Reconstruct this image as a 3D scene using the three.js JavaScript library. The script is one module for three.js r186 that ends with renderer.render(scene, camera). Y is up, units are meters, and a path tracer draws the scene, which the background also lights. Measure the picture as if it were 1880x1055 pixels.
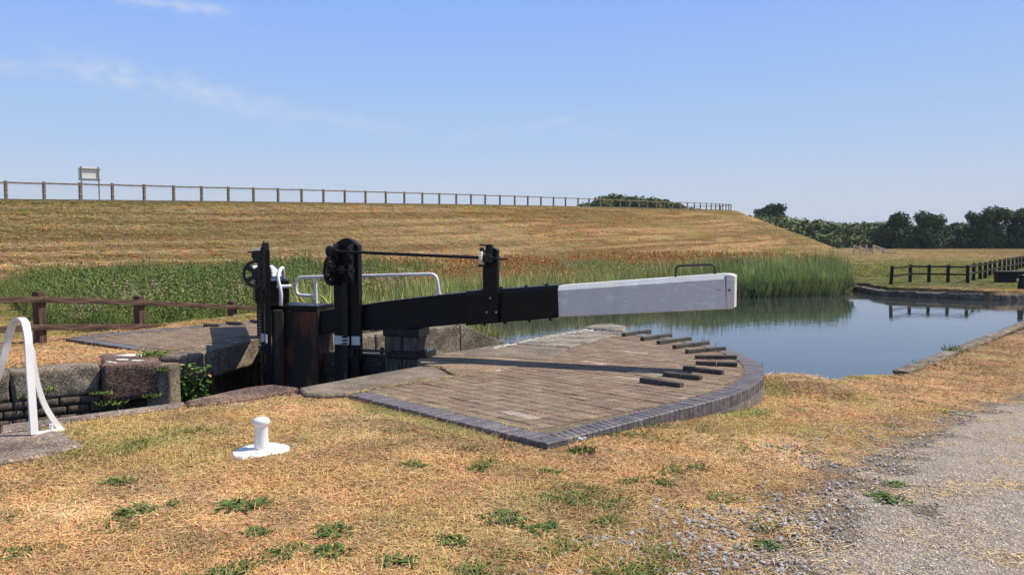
import * as THREE from 'three';
import { mergeGeometries, mergeVertices } from 'three/addons/utils/BufferGeometryUtils.js';

// ---------------------------------------------------------------- camera, sky, sun, exposure
const H = 1.65, F = 1625, CX = 940, CY = 527.5, TILT = Math.atan(97.5 / F);
const scene = new THREE.Scene();
const camera = new THREE.PerspectiveCamera(THREE.MathUtils.radToDeg(2 * Math.atan(CY / F)), 1880 / 1055, 0.1, 4000);
camera.position.set(0, H, 0);
camera.rotation.x = -TILT;
const renderer = new THREE.WebGLRenderer({ antialias: true });
renderer.setSize(1024, 574);
renderer.shadowMap.enabled = true;
renderer.toneMapping = THREE.LinearToneMapping;
const EXPOSURE = 1.12;
renderer.toneMappingExposure = EXPOSURE;

const SUN_DIR = new THREE.Vector3(0.985, 0, -0.17).normalize().multiplyScalar(Math.cos(0.97)).setY(Math.sin(0.97)); // towards the sun
const sun = new THREE.DirectionalLight(new THREE.Color(1.0, 0.93, 0.82), 4.7);
sun.position.copy(SUN_DIR).multiplyScalar(120);
sun.castShadow = true;
sun.shadow.mapSize.set(4096, 4096);
Object.assign(sun.shadow.camera, { left: -60, right: 60, top: 60, bottom: -60, near: 1, far: 300 });
scene.add(sun); scene.add(sun.target);
scene.fog = new THREE.FogExp2(0xd6e2f2, 0.0002);

function rng(seed) { let a = seed >>> 0; return () => { a = (a + 0x6D2B79F5) | 0; let t = Math.imul(a ^ (a >>> 15), 1 | a); t = (t + Math.imul(t ^ (t >>> 7), 61 | t)) ^ t; return ((t ^ (t >>> 14)) >>> 0) / 4294967296; }; }
const clamp = (x, a = 0, b = 1) => Math.min(b, Math.max(a, x));
const ss = (x, a, b) => { const t = clamp((x - a) / (b - a)); return t * t * (3 - 2 * t); };
const mix = (a, b, t) => a + (b - a) * t;
function hash(ix, iy, s) { let h = Math.imul(ix, 374761393) ^ Math.imul(iy, 668265263) ^ Math.imul(s, 974634213); h = Math.imul(h ^ (h >>> 13), 1274126177); h ^= h >>> 16; return (h >>> 0) / 4294967296; }
// value noise; per > 0 makes it repeat
function vn(x, y, s = 0, px = 0, py = px) {
  const ix = Math.floor(x), iy = Math.floor(y), fx = x - ix, fy = y - iy, u = fx * fx * (3 - 2 * fx), v = fy * fy * (3 - 2 * fy);
  const w = (i, p) => (p ? ((i % p) + p) % p : i);
  const a = hash(w(ix, px), w(iy, py), s), b = hash(w(ix + 1, px), w(iy, py), s), c = hash(w(ix, px), w(iy + 1, py), s), d = hash(w(ix + 1, px), w(iy + 1, py), s);
  return mix(mix(a, b, u), mix(c, d, u), v);
}
const fbm = (x, y, s = 0, o = 4) => { let t = 0, a = 0.5, n = 0; for (let i = 0; i < o; i++) { t += a * vn(x, y, s + i); n += a; a *= 0.5; x = x * 2.03 + 7.1; y = y * 2.03 + 3.7; } return t / n; };
const tfbm = (u, v, per, s = 0, o = 4, ay = 1) => { let t = 0, a = 0.5, n = 0, p = per; for (let i = 0; i < o; i++) { t += a * vn(u * p, v * p * ay, s + i, p, p * ay); n += a; a *= 0.55; p *= 2; } return t / n; };

{ // the sky: a clear gradient with a few thin streaks of cirrus
  const W = 2048, Hh = 1024, d = new Float32Array(W * Hh * 4);
  const stops = [[-90, .20, .19, .16], [-4, .36, .38, .40], [0, .64, .68, .755], [2.5, .555, .65, .80], [6, .44, .605, .87], [10, .345, .53, .91], [15, .26, .465, .96], [25, .18, .34, .76], [45, .115, .22, .50], [90, .08, .15, .36]];
  const grad = (e) => { let i = 1; while (i < stops.length - 1 && stops[i][0] < e) i++; const p = stops[i - 1], q = stops[i], t = ss(e, p[0], q[0]) * 0.3 + 0.7 * clamp((e - p[0]) / (q[0] - p[0])); return [1, 2, 3].map((k) => mix(p[k], q[k], t)); };
  // streaks as [azimuth from, elevation from, azimuth to, elevation to, half width deg, strength]
  const streaks = [[-38, 8.7, -24, 9.5, 0.5, .34], [-27.5, 9.75, -14, 7.5, 0.7, .46], [-15.5, 7.75, -6, 6.5, 0.45, .26], [-24.6, 13.75, -17.2, 13.3, 0.36, .6], [0.5, 6.7, 4.8, 7.6, 0.18, .28], [-5, 5.9, 2.5, 6.9, 0.4, .12], [3, 6.9, 9, 5.9, 0.25, .10], [35, 9, 60, 12, 1, .25], [-80, 14, -50, 11, 1.2, .3]];
  for (let r = 0; r < Hh; r++) {
    const e = ((r + 0.5) / Hh - 0.5) * 180, g = grad(e);
    for (let c = 0; c < W; c++) {
      const round = ((c + 0.5) / W - 0.5) * 2 * Math.PI, er = e * Math.PI / 180;
      const x = Math.cos(round) * Math.cos(er), y = Math.sin(er), z = Math.sin(round) * Math.cos(er);
      let az = Math.atan2(x, -z) * 180 / Math.PI, k = 0;
      if (e > 2 && e < 30 && Math.abs(az) < 100) for (const [a0, e0, a1, e1, w, st] of streaks) {
        const dx = a1 - a0, dy = e1 - e0, L = Math.hypot(dx, dy), t = ((az - a0) * dx + (e - e0) * dy) / (L * L), nn = fbm(az * 0.9, e * 1.6, 31, 4);
        const off = ((e - e0) * dx - (az - a0) * dy) / L + (nn - 0.5) * w * 2.2;
        const fine = fbm(az * 1.4 + e * 2.5, e * 5.5 - az * 0.6, 77, 4);
        k = Math.max(k, st * ss(t, -0.12, 0.18) * (1 - ss(t, 0.7, 1.15)) * Math.exp(-(off * off) / (w * w)) * clamp(fine * 1.9 - 0.25));
      }
      const cs = x * SUN_DIR.x + y * SUN_DIR.y + z * SUN_DIR.z, glow = 0.10 * Math.pow(Math.max(0, cs), 3) + 0.35 * Math.pow(Math.max(0, cs), 40);
      const wide = 0.10 * ss(az, -10, 60) * (e > 0 ? 1 : 0) * (1 - ss(e, 20, 60)), o = (r * W + c) * 4;
      const pale = [0.70, 0.74, 0.82];
      for (let i = 0; i < 3; i++) { let v = mix(g[i], pale[i] * 0.86, clamp(wide * 1.6 + glow)); v = mix(v, [0.72, 0.75, 0.82][i], k); d[o + i] = v / EXPOSURE; }
      d[o + 3] = 1;
    }
  }
  const t = new THREE.DataTexture(d, W, Hh, THREE.RGBAFormat, THREE.FloatType);
  t.mapping = THREE.EquirectangularReflectionMapping; t.magFilter = t.minFilter = THREE.LinearFilter; t.needsUpdate = true;
  scene.background = t; scene.environment = t;
}

// ---------------------------------------------------------------- helpers
const used = new Map();
const numbered = (n) => { const k = used.get(n) ?? 0; used.set(n, k + 1); return k ? `${n}_${String(k).padStart(3, '0')}` : n; };
const V = (X, h, Z) => new THREE.Vector3(X, h, -Z);
function ray(px, py) { const x = (px - CX) / F, y = -(py - CY) / F, c = Math.cos(TILT), s = Math.sin(TILT); return [x, y * c - s, y * s + c]; } // right, up, ahead
const G = (px, py, h = 0) => { const [x, y, z] = ray(px, py), t = (h - H) / y; return [x * t, z * t]; };      // measured point of the photo to a place on level h
const AT = (px, py, Z) => { const [x, y, z] = ray(px, py), t = Z / z; return V(x * t, H + y * t, Z); };
const PIV = [-1.3, 11.76], U = [0.68, 0.733], N = [-0.733, 0.68];                                              // gate pivot, along the lock, across the lock
const ab = (X, Z) => [(X - PIV[0]) * U[0] + (Z - PIV[1]) * U[1], (X - PIV[0]) * N[0] + (Z - PIV[1]) * N[1]];
const fromAB = (a, b) => [PIV[0] + a * U[0] + b * N[0], PIV[1] + a * U[1] + b * N[1]];
function tag(o, label, category, group, kind) { if (label) o.userData.label = label; if (category) o.userData.category = category; if (group) o.userData.group = group; if (kind) o.userData.kind = kind; return o; }
function thing(name, label, category, group, kind) { const g = new THREE.Group(); g.name = numbered(name); tag(g, label, category, group, kind); scene.add(g); return g; }
const pcount = new WeakMap();
function part(name, geo, mat, parent = scene) {
  const m = new THREE.Mesh(geo, mat); m.castShadow = m.receiveShadow = true;
  if (parent === scene) m.name = numbered(name); else { const c = pcount.get(parent) ?? {}; pcount.set(parent, c); const k = c[name] ?? 0; c[name] = k + 1; m.name = k ? `${name}_${String(k).padStart(3, '0')}` : name; }
  parent.add(m); return m;
}
function inside(X, Z, poly) { let r = false; for (let i = 0, j = poly.length - 1; i < poly.length; j = i++) { const [xi, zi] = poly[i], [xj, zj] = poly[j]; if ((zi > Z) !== (zj > Z) && X < ((xj - xi) * (Z - zi)) / (zj - zi) + xi) r = !r; } return r; }
function distPoly(X, Z, poly, closed = true) { let m = 1e9; for (let i = 0; i < poly.length - (closed ? 0 : 1); i++) { const [x0, z0] = poly[i], [x1, z1] = poly[(i + 1) % poly.length], dx = x1 - x0, dz = z1 - z0, t = clamp(((X - x0) * dx + (Z - z0) * dz) / (dx * dx + dz * dz || 1)); m = Math.min(m, Math.hypot(X - x0 - dx * t, Z - z0 - dz * t)); } return m; }
const lerpTable = (x, t) => { if (x <= t[0][0]) return t[0][1]; for (let i = 1; i < t.length; i++) if (x <= t[i][0]) return mix(t[i - 1][1], t[i][1], ss(x, t[i - 1][0], t[i][0]) * 0.4 + 0.6 * (x - t[i - 1][0]) / (t[i][0] - t[i - 1][0])); return t[t.length - 1][1]; };
function boxUV(geo, scale = 1) { // metre uv from the dominant normal
  geo = geo.index ? geo.toNonIndexed() : geo; geo.computeVertexNormals();
  const p = geo.attributes.position, n = geo.attributes.normal, uv = new Float32Array(p.count * 2);
  for (let i = 0; i < p.count; i++) { const ax = Math.abs(n.getX(i)), ay = Math.abs(n.getY(i)), az = Math.abs(n.getZ(i)); const [u, v] = ay >= ax && ay >= az ? [p.getX(i), p.getZ(i)] : ax > az ? [p.getZ(i), p.getY(i)] : [p.getX(i), p.getY(i)]; uv[2 * i] = u * scale; uv[2 * i + 1] = v * scale; }
  geo.setAttribute('uv', new THREE.BufferAttribute(uv, 2)); return geo;
}
function clean(g) { g = g.index ? g.toNonIndexed() : g; for (const k of Object.keys(g.attributes)) if (!['position', 'normal', 'uv'].includes(k)) g.deleteAttribute(k); return g; }
const merge = (list) => mergeGeometries(list.map(clean));
function cbox(w, h, d, c = 0.008) { // chamfered box
  const s = new THREE.Shape(); const x = w / 2 - c, y = h / 2 - c; s.moveTo(-x, -y); s.lineTo(x, -y); s.lineTo(x, y); s.lineTo(-x, y); s.closePath();
  const g = new THREE.ExtrudeGeometry(s, { depth: d - 2 * c, bevelEnabled: true, bevelThickness: c, bevelSize: c, bevelSegments: 1, steps: 1 }); g.translate(0, 0, -d / 2 + c); return boxUV(g);
}
function bar(p, q, w, h, c = 0.006) { // box beam from p to q, w across, h high
  const L = p.distanceTo(q), g = cbox(L, h, w, c), m = new THREE.Matrix4(), x = q.clone().sub(p).normalize(), z = new THREE.Vector3().crossVectors(x, new THREE.Vector3(0, 1, 0)).normalize(), y = new THREE.Vector3().crossVectors(z, x);
  m.makeBasis(x, y, z).setPosition(p.clone().add(q).multiplyScalar(0.5)); g.applyMatrix4(m); return g;
}
function tube(pts, r, seg = 0, rad = 10, closed = false, tension = 0.5) { return clean(new THREE.TubeGeometry(new THREE.CatmullRomCurve3(pts, closed, 'catmullrom', tension), seg || pts.length * 6, r, rad, closed)); }
function roundedPath(pts, r, n = 5) { // polyline with rounded corners
  const out = [pts[0]]; for (let i = 1; i < pts.length - 1; i++) { const a = pts[i - 1], b = pts[i], c = pts[i + 1], k = Math.min(r, a.distanceTo(b) / 2, b.distanceTo(c) / 2), p = b.clone().lerp(a, k / a.distanceTo(b)), q = b.clone().lerp(c, k / b.distanceTo(c)); for (let j = 0; j <= n; j++) { const t = j / n, u = p.clone().lerp(b, t), v = b.clone().lerp(q, t); out.push(u.lerp(v, t)); } } out.push(pts[pts.length - 1]); return out;
}
function pipe(pts, r, rad = 10) { // straight runs kept straight
  const path = new THREE.CurvePath(); for (let i = 1; i < pts.length; i++) if (pts[i].distanceTo(pts[i - 1]) > 1e-5) path.add(new THREE.LineCurve3(pts[i - 1], pts[i]));
  let n = 0; const list = []; const L = path.getLength(); const ts = [0]; let acc = 0; for (const c of path.curves) { acc += c.getLength(); ts.push(acc / L); }
  const rings = ts.map((t) => path.getPointAt(Math.min(1, t))), pos = [], idx = []; let up = new THREE.Vector3(0.31, 0.9, 0.2).normalize();
  for (let i = 0; i < rings.length; i++) { const d = rings[Math.min(i + 1, rings.length - 1)].clone().sub(rings[Math.max(i - 1, 0)]).normalize(); const s = new THREE.Vector3().crossVectors(d, up).normalize(); up = new THREE.Vector3().crossVectors(s, d).normalize(); for (let j = 0; j < rad; j++) { const a = j / rad * Math.PI * 2; const v = rings[i].clone().addScaledVector(s, Math.cos(a) * r).addScaledVector(up, Math.sin(a) * r); pos.push(v.x, v.y, v.z); } }
  for (let i = 0; i < rings.length - 1; i++) for (let j = 0; j < rad; j++) { const a = i * rad + j, b = i * rad + (j + 1) % rad, c = a + rad, e = b + rad; idx.push(a, b, c, b, e, c); }
  for (const [base, flip] of [[0, 1], [(rings.length - 1) * rad, 0]]) for (let j = 1; j < rad - 1; j++) flip ? idx.push(base, base + j + 1, base + j) : idx.push(base, base + j, base + j + 1);
  const g = new THREE.BufferGeometry(); g.setAttribute('position', new THREE.Float32BufferAttribute(pos, 3)); g.setIndex(idx); g.computeVertexNormals(); g.setAttribute('uv', new THREE.Float32BufferAttribute(new Float32Array(pos.length / 3 * 2), 2)); return clean(g);
}
function cyl(r0, r1, h, at, axis = 'y', seg = 16) { const g = new THREE.CylinderGeometry(r1, r0, h, seg); if (axis === 'x') g.rotateZ(Math.PI / 2); if (axis === 'z') g.rotateX(Math.PI / 2); g.translate(...at); return clean(g); }
// flat-topped block from an outline [X, Z][]; irregular is a small wobble of its top edge
function block(poly, top, bottom, c = 0.012) {
  const cx = poly.reduce((s, p) => s + p[0], 0) / poly.length, cz = poly.reduce((s, p) => s + p[1], 0) / poly.length; let area = 0; poly.forEach((p, i) => { const q = poly[(i + 1) % poly.length]; area += p[0] * q[1] - q[0] * p[1]; }); if (area < 0) poly = [...poly].reverse();
  const n = poly.length, ins = poly.map((p, i) => { const a = poly[(i + n - 1) % n], b = poly[(i + 1) % n]; let e1 = [p[0] - a[0], p[1] - a[1]], e2 = [b[0] - p[0], b[1] - p[1]]; const l1 = Math.hypot(...e1) || 1, l2 = Math.hypot(...e2) || 1; const n1 = [-e1[1] / l1, e1[0] / l1], n2 = [-e2[1] / l2, e2[0] / l2]; let m = [n1[0] + n2[0], n1[1] + n2[1]]; const l = Math.hypot(...m) || 1; const k = c / Math.max(0.5, l / 2); return [p[0] + m[0] / l * k, p[1] + m[1] / l * k]; });
  const tri = THREE.ShapeUtils.triangulateShape(ins.map((p) => new THREE.Vector2(...p)), []), pos = [], tf = typeof top === 'function' ? top : () => top;
  const push = (p, h) => pos.push(p[0], h, -p[1]);
  for (const [i, j, k] of tri) { push(ins[i], tf(...ins[i])); push(ins[j], tf(...ins[j])); push(ins[k], tf(...ins[k])); }
  for (let i = 0; i < n; i++) { const j = (i + 1) % n, a = poly[i], b = poly[j], ai = ins[i], bi = ins[j]; const ta = tf(...ai), tb = tf(...bi), sa = ta - c, sb = tb - c;
    push(ai, ta); push(a, sa); push(bi, tb); push(bi, tb); push(a, sa); push(b, sb);
    push(a, sa); push(a, bottom); push(b, sb); push(b, sb); push(a, bottom); push(b, bottom); }
  const g = new THREE.BufferGeometry(); g.setAttribute('position', new THREE.Float32BufferAttribute(pos, 3)); return boxUV(g);
}
function clip(poly, nx, nz, d) { // keep nx*x + nz*z >= d
  const out = []; for (let i = 0; i < poly.length; i++) { const p = poly[i], q = poly[(i + 1) % poly.length], a = p[0] * nx + p[1] * nz - d, b = q[0] * nx + q[1] * nz - d; if (a >= 0) out.push(p); if ((a >= 0) !== (b >= 0)) { const t = a / (a - b); out.push([mix(p[0], q[0], t), mix(p[1], q[1], t)]); } } return out;
}
const areaOf = (p) => Math.abs(p.reduce((s, a, i) => { const b = p[(i + 1) % p.length]; return s + a[0] * b[1] - b[0] * a[1]; }, 0) / 2);
// rough-hewn block: a subdivided box whose faces are pitted and edges worn
function roughBox(w, h, d, seed, amp = 0.012, seg = 0.05) {
  const g0 = new THREE.BoxGeometry(w, h, d, Math.max(2, Math.round(w / seg)), Math.max(2, Math.round(h / seg)), Math.max(2, Math.round(d / seg))); const p = g0.attributes.position;
  for (let i = 0; i < p.count; i++) { let x = p.getX(i), y = p.getY(i), z = p.getZ(i); const e = [Math.abs(x) > w / 2 - 1e-4, Math.abs(y) > h / 2 - 1e-4, Math.abs(z) > d / 2 - 1e-4].filter(Boolean).length; const k = e > 1 ? amp * 0.55 : 0; const nz = (s) => (fbm(x * 5 + y * 4.1 + s, z * 5 + y * 3.3 + s * 2, seed, 3) - 0.5) * amp * 3; x = Math.sign(x) * Math.max(0, Math.abs(x) - (Math.abs(x) > w / 2 - 1e-4 ? k : 0)) + nz(3) * (Math.abs(x) > w / 2 - 1e-4); y = y + (Math.abs(y) > h / 2 - 1e-4 ? -Math.sign(y) * k + nz(9) : 0); z = z + (Math.abs(z) > d / 2 - 1e-4 ? -Math.sign(z) * k + nz(17) : 0); p.setXYZ(i, x, y, z); }
  const m = mergeVertices((() => { const q = g0.clone(); q.deleteAttribute('normal'); q.deleteAttribute('uv'); return q; })(), 1e-3); m.computeVertexNormals();
  const q = m.attributes.position, nn = m.attributes.normal, uv = new Float32Array(q.count * 2); for (let i = 0; i < q.count; i++) { const ax = Math.abs(nn.getX(i)), ay = Math.abs(nn.getY(i)), az = Math.abs(nn.getZ(i)); const [u, v] = ay >= ax && ay >= az ? [q.getX(i), q.getZ(i)] : ax > az ? [q.getZ(i), q.getY(i)] : [q.getX(i), q.getY(i)]; uv[2 * i] = u + seed * 0.37; uv[2 * i + 1] = v + seed * 0.21; } m.setAttribute('uv', new THREE.BufferAttribute(uv, 2)); return m.toNonIndexed();
}

// ---------------------------------------------------------------- textures and materials
function tex(n, fn, srgb = true, rep = 1) {
  const d = new Uint8Array(n * n * 4); for (let y = 0; y < n; y++) for (let x = 0; x < n; x++) { const c = fn((x + 0.5) / n, (y + 0.5) / n, x, y), o = (y * n + x) * 4; if (Array.isArray(c)) { d[o] = clamp(c[0]) * 255; d[o + 1] = clamp(c[1]) * 255; d[o + 2] = clamp(c[2]) * 255; } else d[o] = d[o + 1] = d[o + 2] = clamp(c) * 255; d[o + 3] = 255; }
  return finish(d, n, srgb, rep);
}
function finish(d, n, srgb, rep) { const t = new THREE.DataTexture(d, n, n, THREE.RGBAFormat); t.wrapS = t.wrapT = THREE.RepeatWrapping; t.magFilter = THREE.LinearFilter; t.minFilter = THREE.LinearMipmapLinearFilter; t.generateMipmaps = true; if (srgb) t.colorSpace = THREE.SRGBColorSpace; t.repeat.set(rep, rep); t.needsUpdate = true; return t; }
const withRep = (t, rx, ry = rx, rot = 0) => { const c = t.clone(); c.repeat.set(rx, ry); c.rotation = rot; c.needsUpdate = true; return c; };
function strokes(n, count, seed, len, wid, tone, bg) { // a mat of fibres, drawn wrapping round
  const f = new Float32Array(n * n * 2), r = rng(seed); for (let i = 0; i < n * n; i++) { f[2 * i] = bg(i % n, Math.floor(i / n)); f[2 * i + 1] = 0.1; }
  for (let k = 0; k < count; k++) { let x = r() * n, y = r() * n, a = r() * Math.PI * 2; const L = len * (0.5 + r()), v = tone(r()), cur = (r() - 0.5) * 0.04, hgt = k / count; for (let s = 0; s < L; s++) { x += Math.cos(a); y += Math.sin(a); a += cur; for (let w = 0; w < wid; w++) { const ix = ((Math.floor(x + w * Math.sin(a)) % n) + n) % n, iy = ((Math.floor(y - w * Math.cos(a)) % n) + n) % n, o = (iy * n + ix) * 2; f[o] = v; f[o + 1] = 0.2 + 0.8 * hgt; } } } return f;
}
const strawF = strokes(512, 9000, 5, 26, 2, (q) => 0.45 + 0.55 * q, (x, y) => 0.35 + 0.3 * tfbm(x / 512, y / 512, 12, 4));
const T = {};
T.straw = tex(512, (u, v, x, y) => { const k = strawF[(y * 512 + x) * 2] * (0.78 + 0.44 * tfbm(u, v, 6, 9)); return [k, k * 0.97, k * 0.92]; });
T.strawB = tex(512, (u, v, x, y) => strawF[(y * 512 + x) * 2 + 1], false);
T.stone = tex(512, (u, v) => { const n = tfbm(u, v, 4, 1, 5), s = tfbm(u, v, 64, 7, 3), k = 0.62 + 0.5 * (n - 0.5) + 0.75 * (s - 0.5); return [k, k * 0.985, k * 0.95]; });
T.stoneB = tex(512, (u, v) => 0.55 * tfbm(u, v, 10, 3, 4) + 0.45 * Math.pow(tfbm(u, v, 70, 6, 3), 1.4), false);
T.concrete = tex(512, (u, v) => { const n = tfbm(u, v, 5, 21, 5), s = tfbm(u, v, 110, 27, 2), k = 0.72 + 0.35 * (n - 0.5) + 0.6 * (s - 0.5); return [k, k * 0.99, k * 0.97]; });
T.wood = tex(512, (u, v) => { const w = tfbm(u, v, 3, 41, 3), g = vn(v * 70 + w * 6, u * 6, 5, 0), g2 = tfbm(u, v, 4, 44, 4, 40), k = 0.6 + 0.35 * (g - 0.5) + 0.7 * (g2 - 0.5); return [k, k * 0.98, k * 0.95]; });
T.woodB = tex(512, (u, v) => tfbm(u, v, 4, 44, 4, 40), false);
T.rust = tex(512, (u, v) => { const n = tfbm(u, v, 5, 51, 5), m = tfbm(u, v, 30, 55, 3), k = ss(n, 0.38, 0.62); return [mix(0.16, 0.42, k) * (0.7 + 0.6 * m), mix(0.13, 0.25, k) * (0.7 + 0.6 * m), mix(0.12, 0.15, k) * (0.7 + 0.6 * m)]; });
T.paintR = tex(256, (u, v) => 0.34 + 0.5 * (tfbm(u, v, 6, 61, 4) - 0.35), false);
T.paintB = tex(256, (u, v) => 0.6 * tfbm(u, v, 4, 63, 3, 3) + 0.4 * tfbm(u, v, 24, 66, 2), false);
T.whiteP = tex(512, (u, v) => { const a = tfbm(u, v, 5, 71, 4), sc = ss(tfbm(u, v, 14, 75, 4, 3), 0.66, 0.7) * 0.07, dirt = ss(a, 0.6, 0.8) * 0.03, k = 0.925 + sc - dirt + 0.04 * (tfbm(u, v, 40, 79, 2) - 0.5); return [k, k, k * 0.985]; });
T.brick = tex(256, (u, v) => { const n = tfbm(u, v, 4, 81, 4), s = tfbm(u, v, 40, 85, 3), k = 0.72 + 0.4 * (n - 0.5) + 0.55 * (s - 0.5); return [k, k * 0.985, k * 0.97]; });
T.gravel = (() => { const n = 512, r = rng(8), f = new Float32Array(n * n * 4).fill(0); for (let i = 0; i < n * n; i++) { f[4 * i] = f[4 * i + 1] = f[4 * i + 2] = 0.42 + 0.25 * (tfbm((i % n) / n, Math.floor(i / n) / n, 20, 3, 3) - 0.5); } const hgt = new Float32Array(n * n);
  for (let k = 0; k < 5200; k++) { const cx = r() * n, cy = r() * n, a = 1.6 + 5.5 * Math.pow(r(), 2.4), b = a * (0.5 + 0.5 * r()), th = r() * 3.14, tone = 0.38 + 0.42 * r(), warm = 0.94 + 0.1 * r(); for (let y = -8; y <= 8; y++) for (let x = -8; x <= 8; x++) { const q = x * Math.cos(th) + y * Math.sin(th), w = -x * Math.sin(th) + y * Math.cos(th), m = Math.abs(q / a) ** 2.6 + Math.abs(w / b) ** 2.6; if (m < 1) { const o = ((((Math.floor(cy + y)) % n) + n) % n) * n + ((((Math.floor(cx + x)) % n) + n) % n), hh = (1 - m) * Math.min(1, a / 5); const kk = (0.5 + (tone - 0.5) * 0.75) * (0.86 + 0.2 * (1 - m)); f[4 * o] = kk; f[4 * o + 1] = kk * 0.985; f[4 * o + 2] = kk * (1.94 - warm); hgt[o] = 0.15 + 0.85 * hh; } } }
  const d = new Uint8Array(n * n * 4), e = new Uint8Array(n * n * 4); for (let i = 0; i < n * n; i++) { for (let c = 0; c < 3; c++) { d[4 * i + c] = clamp(f[4 * i + c]) * 255; e[4 * i + c] = hgt[i] * 255; } d[4 * i + 3] = e[4 * i + 3] = 255; } T.gravelB = finish(e, n, false, 1); return finish(d, n, true, 1); })();
T.waterB = tex(512, (u, v) => tfbm(u, v, 6, 91, 5), false);

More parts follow.
